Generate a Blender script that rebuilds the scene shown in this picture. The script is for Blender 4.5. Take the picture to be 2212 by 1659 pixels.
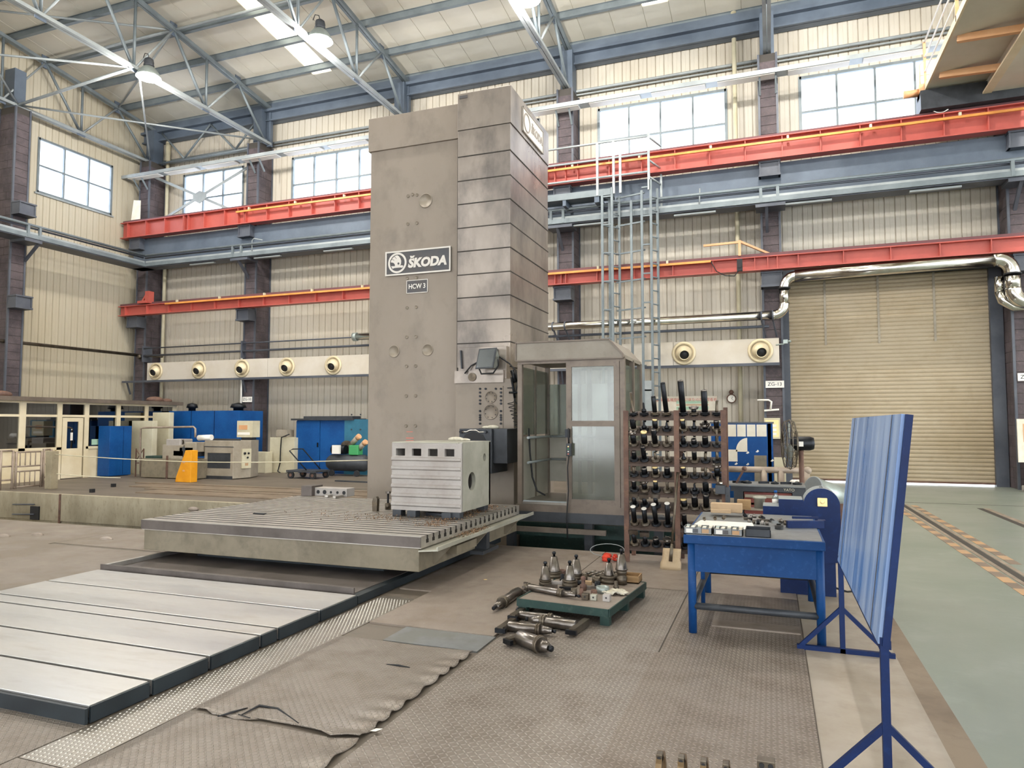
import bpy, math, random
from mathutils import Vector, Matrix, Euler
random.seed(7)
R = math.radians
S = bpy.context.scene
COL = S.collection
for o in list(bpy.data.objects): bpy.data.objects.remove(o)

# ------------------------------------------------------------------ camera
CAM_H, FPX, CX, CY, HOR, YAW = 1.7, 1507.0, 1106.0, 829.5, 915.0, R(20.35)
PITCH = math.atan((HOR - CY) / FPX)
cd = bpy.data.cameras.new('camera'); cam = bpy.data.objects.new('camera', cd); COL.objects.link(cam)
cam.location = (0, 0, CAM_H); cam.rotation_euler = (R(90) + PITCH, 0, YAW)
cd.sensor_width = 36.0; cd.lens = FPX / 2212 * 36.0; cd.clip_end = 200
S.camera = cam

# ------------------------------------------------------------------ world and exposure
W = bpy.data.worlds.new('overcast_sky'); S.world = W; W.use_nodes = True
W.node_tree.nodes['Background'].inputs[0].default_value = (0.93, 0.97, 1.0, 1)
W.node_tree.nodes['Background'].inputs[1].default_value = 1.0
vs = S.view_settings
vs.view_transform = 'Standard'; vs.look = 'None'; vs.gamma = 1.0; vs.use_curve_mapping = False
vs.exposure = 2.55
S.cycles.max_bounces = 6; S.cycles.diffuse_bounces = 4; S.cycles.glossy_bounces = 3
S.cycles.transparent_max_bounces = 12; S.cycles.transmission_bounces = 4
S.cycles.caustics_reflective = False; S.cycles.caustics_refractive = False
S.cycles.sample_clamp_indirect = 6.0; S.cycles.adaptive_threshold = .03
LAMP_W = 110.0

# ------------------------------------------------------------------ ray helpers: photo pixel -> point on a real plane
_fw = Vector((-math.sin(YAW) * math.cos(PITCH), math.cos(YAW) * math.cos(PITCH), math.sin(PITCH)))
_rt = Vector((math.cos(YAW), math.sin(YAW), 0)); _up = _rt.cross(_fw); _C = Vector((0, 0, CAM_H))
def _ray(x, y): return _fw + _rt * ((x - CX) / FPX) - _up * ((y - CY) / FPX)
def atZ(x, y, z=0.0): d = _ray(x, y); return _C + d * ((z - CAM_H) / d.z)
def atY(x, y, Y): d = _ray(x, y); return _C + d * (Y / d.y)
def atX(x, y, X): d = _ray(x, y); return _C + d * (X / d.x)

# ------------------------------------------------------------------ mesh builder
class MB:
    def __init__(s): s.v = []; s.f = []; s.s = []
    def add(s, vs, fs, sm=False):
        b = len(s.v); s.v += [tuple(v) for v in vs]
        for f in fs: s.f.append([b + i for i in f]); s.s.append(sm)
        return s
    def box(s, x0, x1, y0, y1, z0, z1):
        if x0 > x1: x0, x1 = x1, x0
        if y0 > y1: y0, y1 = y1, y0
        if z0 > z1: z0, z1 = z1, z0
        return s.add([(x0,y0,z0),(x1,y0,z0),(x1,y1,z0),(x0,y1,z0),(x0,y0,z1),(x1,y0,z1),(x1,y1,z1),(x0,y1,z1)],
                     [(0,3,2,1),(4,5,6,7),(0,1,5,4),(1,2,6,5),(2,3,7,6),(3,0,4,7)])
    def cb(s, x, y, z, w, d, h): return s.box(x-w/2, x+w/2, y-d/2, y+d/2, z, z+h)
    def bar(s, p, q, w, h=None, up=(0,0,1)):
        p = Vector(p); q = Vector(q); h = h or w; d = (q-p).normalized(); u = Vector(up)
        if abs(d.dot(u)) > .98: u = Vector((0,1,0))
        a = d.cross(u).normalized(); b = a.cross(d).normalized(); a = a*w/2; b = b*h/2
        return s.add([p-a-b,p+a-b,p+a+b,p-a+b,q-a-b,q+a-b,q+a+b,q-a+b],
                     [(0,3,2,1),(4,5,6,7),(0,1,5,4),(1,2,6,5),(2,3,7,6),(3,0,4,7)])
    def lathe(s, prof, n=16, o=(0,0,0), ax=(0,0,1), smooth=True):
        o = Vector(o); d = Vector(ax).normalized(); u = Vector((1,0,0)) if abs(d.x) < .9 else Vector((0,1,0))
        a = d.cross(u).normalized(); b = d.cross(a)
        vs = []
        for r, z in prof:
            for i in range(n):
                t = 2*math.pi*i/n; vs.append(o + d*z + (a*math.cos(t) + b*math.sin(t))*max(r, 1e-5))
        fs = []
        for k in range(len(prof)-1):
            for i in range(n):
                j = (i+1) % n; fs.append((k*n+i, k*n+j, (k+1)*n+j, (k+1)*n+i))
        s.add(vs, fs, smooth)
        b0 = len(s.v) - len(vs)
        for k in (0, len(prof)-1):
            if prof[k][0] > 1e-4 and tuple(prof[0]) != tuple(prof[-1]):
                s.f.append([b0+k*n+i for i in range(n)]); s.s.append(False)
        return s
    def cyl(s, p, q, r, r2=None, n=12, smooth=True):
        p = Vector(p); q = Vector(q); L = (q-p).length
        return s.lathe([(r,0),(r if r2 is None else r2, L)], n, p, q-p, smooth)
    def tube(s, pts, r, n=8, closed=False):
        pts = [Vector(p) for p in pts]; m = len(pts); rings = []; pa = None
        for i, p in enumerate(pts):
            if closed: d = (pts[(i+1)%m]-pts[i-1])
            else: d = (pts[min(i+1,m-1)]-pts[max(i-1,0)])
            d.normalize()
            if pa is None:
                u = Vector((0,0,1)) if abs(d.z) < .9 else Vector((1,0,0)); a = d.cross(u).normalized()
            else: a = (pa - d*pa.dot(d)).normalized()
            pa = a; b = d.cross(a)
            rr = r[i] if isinstance(r, (list,tuple)) else r
            rings.append([p + (a*math.cos(2*math.pi*k/n)+b*math.sin(2*math.pi*k/n))*rr for k in range(n)])
        vs = [v for g in rings for v in g]; fs = []
        for i in range(m if closed else m-1):
            for k in range(n):
                j = (k+1)%n; i2 = (i+1)%m; fs.append((i*n+k, i*n+j, i2*n+j, i2*n+k))
        s.add(vs, fs, True)
        if not closed:
            b0 = len(s.v)-len(vs)
            s.f.append([b0+k for k in range(n)]); s.s.append(False)
            s.f.append([b0+(m-1)*n+k for k in range(n)]); s.s.append(False)
        return s
    def prism(s, poly, fn, h0, h1, smooth=False):
        """poly: list of (u,v); fn(u,v,h) -> point"""
        n = len(poly); vs = [fn(u,v,h0) for u,v in poly]+[fn(u,v,h1) for u,v in poly]
        fs = [[i for i in range(n)][::-1], [n+i for i in range(n)]]
        s.add(vs, fs); b0 = len(s.v)-2*n
        for i in range(n):
            j = (i+1)%n; s.f.append([b0+i,b0+j,b0+n+j,b0+n+i]); s.s.append(smooth)
        return s
    def sphere(s, c, r, n=12, m=8, sc=(1,1,1)):
        c = Vector(c); vs = []; fs = []
        for i in range(m+1):
            t = math.pi*i/m
            for k in range(n):
                p = 2*math.pi*k/n
                vs.append(c+Vector((r*sc[0]*math.sin(t)*math.cos(p), r*sc[1]*math.sin(t)*math.sin(p), r*sc[2]*math.cos(t))))
        for i in range(m):
            for k in range(n):
                j = (k+1)%n; fs.append((i*n+k,(i+1)*n+k,(i+1)*n+j,i*n+j))
        return s.add(vs, fs, True)
    def holed(s, u0,u1,v0,v1, cu,cv,r, fn, h0,h1, n=32):
        """plate u0..u1 x v0..v1 with a round hole"""
        out=[];inn=[]
        angs=sorted(set([2*math.pi*i/n for i in range(n)]+[math.atan2(y-cv,x-cu)%(2*math.pi) for x in (u0,u1) for y in (v0,v1)]))
        for t in angs:
            c,sn=math.cos(t),math.sin(t); k=1e9
            if c>1e-9:k=min(k,(u1-cu)/c)
            if c<-1e-9:k=min(k,(u0-cu)/c)
            if sn>1e-9:k=min(k,(v1-cv)/sn)
            if sn<-1e-9:k=min(k,(v0-cv)/sn)
            out.append((cu+c*k,cv+sn*k)); inn.append((cu+c*r,cv+sn*r))
        m=len(angs)
        vs=[fn(*p,h0) for p in out]+[fn(*p,h0) for p in inn]+[fn(*p,h1) for p in out]+[fn(*p,h1) for p in inn]
        fs=[]
        for i in range(m):
            j=(i+1)%m
            fs+=[(i,j,m+j,m+i),(2*m+i,3*m+i,3*m+j,2*m+j),(i,2*m+i,2*m+j,j),(m+i,m+j,3*m+j,3*m+i)]
        return s.add(vs,fs)
    def mesh(s, name, off=(0,0,0)):
        ox,oy,oz = off
        m = bpy.data.meshes.new(name); m.from_pydata([(x-ox,y-oy,z-oz) for x,y,z in s.v], [], s.f)
        m.polygons.foreach_set('use_smooth', s.s); m.update()
        import bmesh
        b = bmesh.new(); b.from_mesh(m); bmesh.ops.recalc_face_normals(b, faces=b.faces); b.to_mesh(m); b.free()
        return m

def setp(o, label=None, cat=None, group=None, kind=None):
    if label: o['label'] = label
    if cat: o['category'] = cat
    if group: o['group'] = group
    if kind: o['kind'] = kind
    return o
def wloc(o):
    v = Vector(o.location)
    while o.parent: o = o.parent; v += Vector(o.location)
    return v
def obj(name, mb, m, parent=None, world=True, bev=0, at=None, label=None):
    """one mesh object; mb in world coordinates (or local to the parent when world=False)"""
    off = Vector((0,0,0))
    if parent is not None and world: off = wloc(parent)
    loc = Vector((0,0,0))
    if at is not None: off = Vector(at); loc = Vector(at) - (wloc(parent) if parent is not None and world else Vector((0,0,0)))
    me = mb.mesh(name, off) if isinstance(mb, MB) else mb
    if isinstance(mb, MB): me.materials.append(MT[m] if isinstance(m, str) else m)
    o = bpy.data.objects.new(name, me); COL.objects.link(o); o.parent = parent; o.location = loc
    if bev:
        b = o.modifiers.new('bevel', 'BEVEL'); b.width = bev; b.segments = 2; b.limit_method = 'ANGLE'; b.angle_limit = R(40)
    if label: o['label'] = label
    return o
def thing(name, label, cat, loc=(0,0,0), rz=0, group=None):
    o = bpy.data.objects.new(name, None); COL.objects.link(o); o.location = loc; o.rotation_euler = (0,0,rz)
    o.empty_display_size = .1
    return setp(o, label, cat, group)
def solo(name, label, cat, mb, m, at, group=None, bev=0):
    return setp(obj(name, mb, m, at=at, bev=bev), label, cat, group)
def dup(o, parent=None, loc=None):
    c = o.copy(); COL.objects.link(c); c.parent = parent
    if loc is not None: c.location = loc
    for ch in list(o.children): dup(ch, c)
    return c
ORD = ['first','second','third','fourth','fifth','sixth','seventh','eighth','ninth','tenth','eleventh','twelfth','thirteenth','fourteenth','fifteenth']

# ------------------------------------------------------------------ materials
MT = {}
def lin(h):
    h = h.lstrip('#'); r = []
    for i in (0,2,4):
        c = int(h[i:i+2],16)/255; r.append(c/12.92 if c <= .04045 else ((c+.055)/1.055)**2.4)
    return (*r, 1)
def mat(n, c, r=.6, m=0., c2=None, sc=3., st=(1,1,1), lo=.4, hi=.62, b=0., bs=60., spec=.5, c3=None, sc3=18., k3=.35, rv=0., coat=0., lo3=.55, hi3=.75):
    M = bpy.data.materials.new(n); M.use_nodes = True; nt = M.node_tree; N = nt.nodes; L = nt.links
    P = N['Principled BSDF']; P.inputs['Roughness'].default_value = r; P.inputs['Metallic'].default_value = m
    P.inputs['Specular IOR Level'].default_value = spec; P.inputs['Base Color'].default_value = lin(c)
    if coat: P.inputs['Coat Weight'].default_value = coat; P.inputs['Coat Roughness'].default_value = .15
    geo = N.new('ShaderNodeNewGeometry'); mp = N.new('ShaderNodeMapping'); mp.inputs['Scale'].default_value = st
    L.new(geo.outputs['Position'], mp.inputs['Vector'])
    def noise(scale, det=6):
        t = N.new('ShaderNodeTexNoise'); t.inputs['Scale'].default_value = scale; t.inputs['Detail'].default_value = det
        t.inputs['Roughness'].default_value = .62; L.new(mp.outputs[0], t.inputs['Vector']); return t
    if c2:
        t = noise(sc); rp = N.new('ShaderNodeMapRange'); rp.inputs[1].default_value = lo; rp.inputs[2].default_value = hi
        L.new(t.outputs[0], rp.inputs[0]); mx = N.new('ShaderNodeMix'); mx.data_type = 'RGBA'
        mx.inputs[6].default_value = lin(c); mx.inputs[7].default_value = lin(c2); L.new(rp.outputs[0], mx.inputs[0]); out = mx.outputs[2]
        if c3:
            t3 = noise(sc3); r3 = N.new('ShaderNodeMapRange'); r3.inputs[1].default_value = lo3; r3.inputs[2].default_value = hi3; r3.inputs[4].default_value = k3
            L.new(t3.outputs[0], r3.inputs[0]); m3 = N.new('ShaderNodeMix'); m3.data_type = 'RGBA'
            L.new(out, m3.inputs[6]); m3.inputs[7].default_value = lin(c3); L.new(r3.outputs[0], m3.inputs[0]); out = m3.outputs[2]
        L.new(out, P.inputs['Base Color'])
        if rv:
            rr = N.new('ShaderNodeMapRange'); rr.inputs[1].default_value = lo; rr.inputs[2].default_value = hi
            rr.inputs[3].default_value = r; rr.inputs[4].default_value = min(1, r+rv); L.new(t.outputs[0], rr.inputs[0]); L.new(rr.outputs[0], P.inputs['Roughness'])
    if b:
        t = noise(bs, 3); bp = N.new('ShaderNodeBump'); bp.inputs['Strength'].default_value = b; bp.inputs['Distance'].default_value = .01
        L.new(t.outputs[0], bp.inputs['Height']); L.new(bp.outputs[0], P.inputs['Normal'])
    MT[n] = M; return M
def emis(n, c, s):
    M = bpy.data.materials.new(n); M.use_nodes = True; P = M.node_tree.nodes['Principled BSDF']
    P.inputs['Base Color'].default_value = lin(c); P.inputs['Emission Color'].default_value = lin(c); P.inputs['Emission Strength'].default_value = s
    MT[n] = M
def glass(n, tint='#ffffff', gl=.12, rough=.05, haze=0., hcol='#c8c8b8'):
    """thin pane: transparent + a bit of mirror (+ dusty haze)"""
    M = bpy.data.materials.new(n); M.use_nodes = True; nt = M.node_tree; N = nt.nodes; L = nt.links
    N.remove(N['Principled BSDF']); out = N['Material Output']
    t = N.new('ShaderNodeBsdfTransparent'); t.inputs[0].default_value = lin(tint)
    g = N.new('ShaderNodeBsdfGlossy'); g.inputs['Roughness'].default_value = rough
    a = N.new('ShaderNodeMixShader'); a.inputs[0].default_value = gl; L.new(t.outputs[0], a.inputs[1]); L.new(g.outputs[0], a.inputs[2]); last = a
    if haze:
        d = N.new('ShaderNodeBsdfDiffuse'); d.inputs[0].default_value = lin(hcol)
        tl = N.new('ShaderNodeBsdfTranslucent'); tl.inputs[0].default_value = lin(hcol)
        ad = N.new('ShaderNodeMixShader'); ad.inputs[0].default_value = .45; L.new(d.outputs[0], ad.inputs[1]); L.new(tl.outputs[0], ad.inputs[2])
        h = N.new('ShaderNodeMixShader'); L.new(a.outputs[0], h.inputs[1]); L.new(ad.outputs[0], h.inputs[2])
        ns = N.new('ShaderNodeTexNoise'); ns.inputs['Scale'].default_value = 2.5; ns.inputs['Detail'].default_value = 5
        geo = N.new('ShaderNodeNewGeometry'); L.new(geo.outputs['Position'], ns.inputs['Vector'])
        mr = N.new('ShaderNodeMapRange'); mr.inputs[1].default_value=.3; mr.inputs[2].default_value=.7; mr.inputs[3].default_value=haze*.7; mr.inputs[4].default_value=min(1,haze*1.25)
        L.new(ns.outputs[0], mr.inputs[0]); L.new(mr.outputs[0], h.inputs[0]); last = h
    L.new(last.outputs[0], out.inputs[0]); MT[n] = M
def tread(n, c, c2, hi_c, f=33., r=.45, m=.5, hgt=.004, dots=False):
    """checker-plate: alternating raised lozenges (fine relief) over worn steel"""
    M = mat(n, c, r=r, m=m, c2=c2, sc=1.6, lo=.35, hi=.65, rv=.2, c3='#5f5144', sc3=3.2, k3=.5, lo3=.47, hi3=.72); nt = M.node_tree; N = nt.nodes; L = nt.links
    P = N['Principled BSDF']; geo = N.new('ShaderNodeNewGeometry'); sp = N.new('ShaderNodeSeparateXYZ'); L.new(geo.outputs['Position'], sp.inputs[0])
    def mth(op, a, b=None, c=None):
        x = N.new('ShaderNodeMath'); x.operation = op
        for i, q in enumerate((a, b, c)):
            if q is None: continue
            if isinstance(q, (int, float)): x.inputs[i].default_value = q
            else: L.new(q, x.inputs[i])
        return x.outputs[0]
    X = mth('MULTIPLY', sp.outputs[0], f); Y = mth('MULTIPLY', sp.outputs[1], f)
    u = mth('SUBTRACT', mth('FRACT', X), .5); v = mth('SUBTRACT', mth('FRACT', Y), .5)
    par = mth('MODULO', mth('ABSOLUTE', mth('ADD', mth('FLOOR', X), mth('FLOOR', Y))), 2.0)
    sg = mth('SUBTRACT', mth('MULTIPLY', par, 2.0), 1.0)
    a = mth('ABSOLUTE', mth('ADD', u, mth('MULTIPLY', sg, v))); b = mth('ABSOLUTE', mth('SUBTRACT', u, mth('MULTIPLY', sg, v)))
    h = mth('MULTIPLY', mth('SMOOTH_MIN', mth('MULTIPLY', mth('SUBTRACT', .24, a), 6.), mth('MULTIPLY', mth('SUBTRACT', .72, b), 3.), .2), 1.0)
    h = mth('MINIMUM', mth('MAXIMUM', h, 0.), 1.)
    bp = N.new('ShaderNodeBump'); bp.inputs['Distance'].default_value = hgt; bp.inputs['Strength'].default_value = .9
    L.new(h, bp.inputs['Height']); L.new(bp.outputs[0], P.inputs['Normal'])
    src = P.inputs['Base Color'].links[0].from_socket; mx = N.new('ShaderNodeMix'); mx.data_type = 'RGBA'
    L.new(src, mx.inputs[6]); mx.inputs[7].default_value = lin(hi_c); L.new(mth('MULTIPLY', h, .55), mx.inputs[0]); L.new(mx.outputs[2], P.inputs['Base Color'])
    return M

mat('wall', '#c6c0b4', .5, 0, '#bbb1a0', .35, st=(1,1,.35), lo=.35, hi=.7)
mat('wall_l', '#c0b8a6', .5, 0, '#b6ab94', .35, st=(1,1,.35), lo=.35, hi=.7)
mat('roofw', '#d2cdc0', .6, 0, '#c8c2b2', .5, lo=.4, hi=.7)
mat('steel', '#7b8488', .45, .2, '#6c757a', 1.5)
mat('steel_lt', '#a3a9aa', .42, .2, '#92989a', 1.5)
mat('steel_dk', '#565a63', .5, .1, '#484c56', 1.2)
mat('girder', '#616c7a', .5, .1, '#535e6c', .8)
mat('red', '#b8594e', .45, 0, '#ab5047', 1.2, c3='#95504a', k3=.3)
mat('redrail', '#6b4548', .6, .2)
mat('orange', '#e39a4e', .4, 0, '#cf8842', 2.)
mat('brick', '#574d50', .75, 0, '#443c40', 2.2, c3='#79655f', k3=.5, b=.5, bs=40)
mat('ductw', '#cfc7bb', .45, 0, '#c6bcac', 1.)
mat('nozz', '#d8c9a8', .4, .2)
mat('black', '#15161a', .6)
mat('rubber', '#1d1e22', .7)
mat('chrome', '#d9d6cf', .16, 1., '#c5c0b6', 4.)
mat('concrete', '#9b9078', .85, 0, '#857a63', 1.2, c3='#6b6352', k3=.4, b=.3, bs=30)
mat('pitwall', '#a89e88', .85, 0, '#8a806b', 1.4, st=(1,1,.4), c3='#6b614e', k3=.55, b=.3)
mat('farfloor', '#6e6459', .6, 0, '#5d5348', .9, c3='#4a423a', k3=.4, sc3=9, st=(.5,1.6,1))
mat('greenfl', '#8b9189', .3, 0, '#7f877b', .5, lo=.3, hi=.7, c3='#9ca19b', sc3=2.2, k3=.5, rv=.12, b=.04, bs=25)
mat('cream', '#a1978a', .42, 0, '#8d8070', 1.1, lo=.42, hi=.7, c3='#6c5e4e', sc3=5, k3=.35, rv=.2)
mat('brownst', '#857563', .55, 0, '#70604f', 1.8, c3='#584b40', sc3=7, k3=.4)
mat('slate', '#85888a', .38, .5, '#777773', 1.6, rv=.2)
mat('mat_br', '#978b81', .38, .2, '#817468', 1.5, lo=.35, hi=.7, c3='#62574e', sc3=5, k3=.5, rv=.25, b=.12, bs=50)
mat('mat_l', '#887d72', .42, .2, '#786d60', .9, c3='#635a51', sc3=4, k3=.35, rv=.2)
tread('tread_a', '#8a8178', '#7a7067', '#b5ada4', 30., r=.33, m=.35)
tread('tread_b', '#867b70', '#74695f', '#ada297', 33., r=.33, m=.35)
tread('tread_c', '#8c837a', '#7c7268', '#b0a79c', 40., r=.33, m=.35)
mat('studp', '#9a938a', .35, .6, '#8a8378', 3.)
mat('stud', '#bab5ac', .28, .75)
mat('bedtop', '#cecdcb', .3, .85, '#b6b2ac', .8, st=(.5,2.2,1), lo=.35, hi=.68, rv=.16, c3='#9a9084', sc3=4, k3=.4)
mat('bedside', '#2b3338', .5, .3, '#20262b', 2.)
mat('tslot', '#c2bdb5', .3, .75, '#aca69e', 1.8, st=(.5,2,1), rv=.15, c3='#8b7f70', sc3=6, k3=.4)
mat('tslot_s', '#6b635f', .5, .5, '#57504c', 2.)
mat('olive', '#857b69', .55, 0, '#736a58', 1.6, c3='#544d40', sc3=6, k3=.5, lo3=.48, hi3=.7)
mat('colpaint', '#93877b', .48, .1, '#887c6f', .7, st=(1,1,.7), lo=.35, hi=.7, c3='#6c645b', sc3=2.4, k3=.5, lo3=.5, hi3=.72)
mat('cover', '#a0958b', .27, .5, '#857c74', .8, st=(1,1,.55), lo=.38, hi=.66, c3='#524e4c', sc3=1.5, k3=.7, rv=.12, lo3=.44, hi3=.66)
mat('rustdk', '#54453e', .75, .1, '#41352f', 5., c3='#7a5f4a', sc3=16, k3=.4)
mat('cover2', '#a8a6a2', .34, .6, '#928f8b', 1.1, st=(.6,.6,1.6), c3='#77757a', sc3=3, k3=.5)
mat('plugd', '#93887a', .45, .2)
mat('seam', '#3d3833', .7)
mat('signdark', '#4c4d52', .5, 0, '#55504f', 3.)
mat('signlt', '#d3cdc5', .45, .2)
mat('white', '#ece8e0', .5)
mat('paper', '#e9e2d3', .8, 0, '#ddd3c0', 3.)
mat('beige', '#d0c9b0', .55, 0, '#c0b79b', 1.5)
mat('beige2', '#a69c8c', .55, 0, '#948a7a', 1.8, c3='#6f675b', k3=.35)
mat('blue', '#115090', .5, 0, '#0d4482', 1.5, c3='#2c6ea8', k3=.3, spec=.25)
mat('blue_d', '#0a2454', .5, 0, '#081d47', 2., c3='#1f4680', k3=.25, spec=.25)
mat('blue_b', '#124279', .5, 0, '#0e396c', 2., c3='#386aa0', sc3=30, k3=.3, spec=.25)
mat('bluepan', '#3f71b4', .26, 0, '#9ab0d3', 1.5, st=(1,4,.2), lo=.36, hi=.6, c3='#bccadf', sc3=5, k3=.75, rv=.1)  # pale streaks lightened to put a whitish reflection into the colour
mat('teal', '#2a6c86', .5, 0, '#24607a', 2.)
mat('greenmet', '#1d3b35', .5, .1, '#16302c', 3., c3='#4a594f', sc3=20, k3=.5)
mat('yellow', '#f0a51e', .5, 0, '#e2960f', 3.)
mat('rust', '#75584b', .75, .1, '#5b453d', 4., c3='#94704f', sc3=14, k3=.45, b=.3)
mat('tool', '#2c2e32', .38, .75, '#1e1f23', 6.)
mat('tool_b', '#6b6358', .4, .75, '#544a3e', 6., c3='#8c7a5c', k3=.4)
mat('toolsh', '#8b8580', .28, .9, '#6f6862', 6., c3='#5a4a38', sc3=14, k3=.4)
mat('brass', '#9a8468', .32, .8, '#7f6a50', 8.)
mat('insert', '#f2d79a', .35, .3)
mat('cast', '#b0aaa5', .6, .15, '#a39b95', 2.5, c3='#8d867f', k3=.4, b=.15)
mat('castmach', '#b5b3a6', .45, .35, '#a19f91', 2., c3='#80775f', sc3=5, k3=.35)
mat('dkgrey', '#43464b', .5, .3, '#36393e', 3.)
mat('cabinfr', '#796d62', .45, .25, '#685d53', 2.5, c3='#4a433d', sc3=9, k3=.45)
mat('cabinpan', '#8f877b', .5, .05, '#82796d', 1.5, c3='#6b6359', k3=.3)
mat('cabinin', '#b9b4a8', .5, .05, '#a7a296', 1.5)  # lighter copy of the cabin panel tone, light inside put into the colour
mat('drawer', '#7d3f36', .55, .1, '#6a332c', 4.)
mat('card', '#b79c7c', .8, 0, '#a58a6a', 3.)
mat('wood', '#a3835c', .75, 0, '#8a6c48', 4., st=(1,6,6))
mat('cloth', '#d8d3c4', .9, 0, '#b8b09c', 9., b=.5)
mat('redcl', '#d8452e', .9, 0, '#b53423', 12., b=.5)
mat('shovel', '#bfa98a', .6, .2, '#a58f70', 5.)
mat('galv', '#a9b3af', .38, .5, '#979f9b', 3.)
mat('offwhite', '#e5d8bb', .5, 0, '#d9c9a6', 1.2)
mat('hazY', '#bf966c', .55, 0, '#b09478', 2.5)
mat('hazB', '#867567', .6, 0, '#75675c', 3.)
mat('railst', '#a79788', .5, .2, '#8a7a6c', 3.)
mat('crane', '#d6c7aa', .6, 0, '#c9b796', .8)  # crane tones from here on paled, haze and backlight put into the colour
mat('cranegr', '#cfc8b8', .6, 0, '#c2bba9', .6)
mat('craneor', '#d9a97f', .55, 0, '#cb976a', .9)
mat('chips', '#8a6a4e', .5, .5, '#6a4f3a', 30., c3='#c8b294', sc3=50, k3=.6)
mat('greenp', '#3f9a5c', .5)
mat('signgreen', '#a9c9b0', .6)
mat('redtxt', '#c9796b', .6)
mat('darktxt', '#2c2f38', .6)
mat('curtain', '#9d8f70', .8, 0, '#8d7f62', 2.)
mat('door', '#b3a48c', .5, .05, '#a9987d', .6, c3='#98866a', sc3=4, k3=.3)
glass('pane', '#f4f8ff', .06)
glass('offglass', '#64676c', .2, .03)
glass('cabglass', '#cfd6cf', .12, .1, .34, '#97988c')
glass('clear', '#dfe9ee', .12, .03)
emis('lampglow', '#fff6df', 9.0)
emis('ledwarm', '#ffd9a0', 2.0)
def skylight_mat():
    M = bpy.data.materials.new('skylight'); M.use_nodes = True; N = M.node_tree.nodes; L = M.node_tree.links; N.remove(N['Principled BSDF'])
    a = N.new('ShaderNodeBsdfTransparent'); a.inputs[0].default_value = (.9,.86,.75,1)
    b = N.new('ShaderNodeBsdfTranslucent'); b.inputs[0].default_value = (.95,.9,.78,1)
    m = N.new('ShaderNodeMixShader'); m.inputs[0].default_value = .55; L.new(a.outputs[0], m.inputs[1]); L.new(b.outputs[0], m.inputs[2])
    L.new(m.outputs[0], N['Material Output'].inputs[0]); MT['skylight'] = M
skylight_mat()

def text(name, s, size, m, parent, loc, rot, ext=.004, shear=0., off=0., align='CENTER', world=True, sx=1.):
    c = bpy.data.curves.new(name, 'FONT'); c.body = s; c.size = size; c.extrude = ext; c.shear = shear; c.offset = off
    c.align_x = align; c.align_y = 'CENTER'; c.resolution_u = 3
    t = bpy.data.objects.new(name, c); COL.objects.link(t)
    me = bpy.data.meshes.new_from_object(t.evaluated_get(bpy.context.evaluated_depsgraph_get()))
    bpy.data.objects.remove(t); bpy.data.curves.remove(c)
    me.materials.clear(); me.materials.append(MT[m])
    o = bpy.data.objects.new(name, me); COL.objects.link(o); o.parent = parent; o.rotation_euler = rot; o.scale = (sx,1,1)
    o.location = Vector(loc) - (wloc(parent) if parent is not None and world else Vector((0,0,0)))
    return o
FRONT = (R(90), 0, 0)            # facing -Y (towards the camera)
RIGHT = (R(90), 0, R(90))        # facing +X
# ================================================================== THE SETTING
YW, XW = 22.3, -25.0          # inner faces of the back wall and of the left wall
EAVE = 14.05
def roofz(y): return 14.45 + .13*(22.3 - y) if y > 4 else 14.45 + .13*(22.3-8+y)

# ---- floor: slabs around the machine pit
fl = MB()
fl.box(-30, .21, -16, 8.55, -.3, 0); fl.box(-7.2, .21, 8.55, 9.18, -.3, 0)
fl.box(-30, .21, 12.0, 22.9, -.3, 0); fl.box(-1.25, .21, 9.18, 12.0, -.3, 0)
floor = setp(obj('floor', fl, 'farfloor'), kind='structure')
def fpart(name, m, *boxes, bev=0):
    b = MB()
    for q in boxes: b.box(*q)
    return obj(name, b, m, floor, bev=bev)
fpart('floor_concrete_band', 'cream', (.21, .82, -16, 14.5, -.3, .002))
fpart('floor_brown_band', 'brownst', (.82, .97, -16, 16.5, -.3, .002))
fpart('floor_green_coating', 'greenfl', (.97, 34, -16, 22.9, -.3, .002), (.21, .97, 16.5, 22.9, -.3, .002))
# pit
fpart('pit_wall', 'pitwall', (-30, -.9, 12.0, 12.3, -1.6, -.301)); fpart('pit_floor', 'concrete', (-30, -1.0, 8, 12.3, -1.7, -1.6))
fpart('pit_wall', 'concrete', (-1.25, -1.0, 9.18, 12.0, -1.6, -.301)); fpart('pit_wall', 'concrete', (-30, -1.25, 9.0, 9.18, -1.6, -.301))
fpart('pit_coping', 'pitwall', (-30, -1.26, 11.97, 12.12, -.62, .012))
for x in (-15.93,): fpart('pit_joint_strip', 'rust', (x-.03, x+.03, 11.955, 11.975, -1.2, .02))
fpart('pit_socket', 'black', (-16.9, -16.6, 11.94, 11.968, -.62, -.3))
for z in (-.28, -.52): 
    b = MB(); b.cyl((-17.5, 11.93, z), (-16.75, 11.93, z+.03), .015, n=6); obj('pit_rod', b, 'steel_dk', floor)
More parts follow.
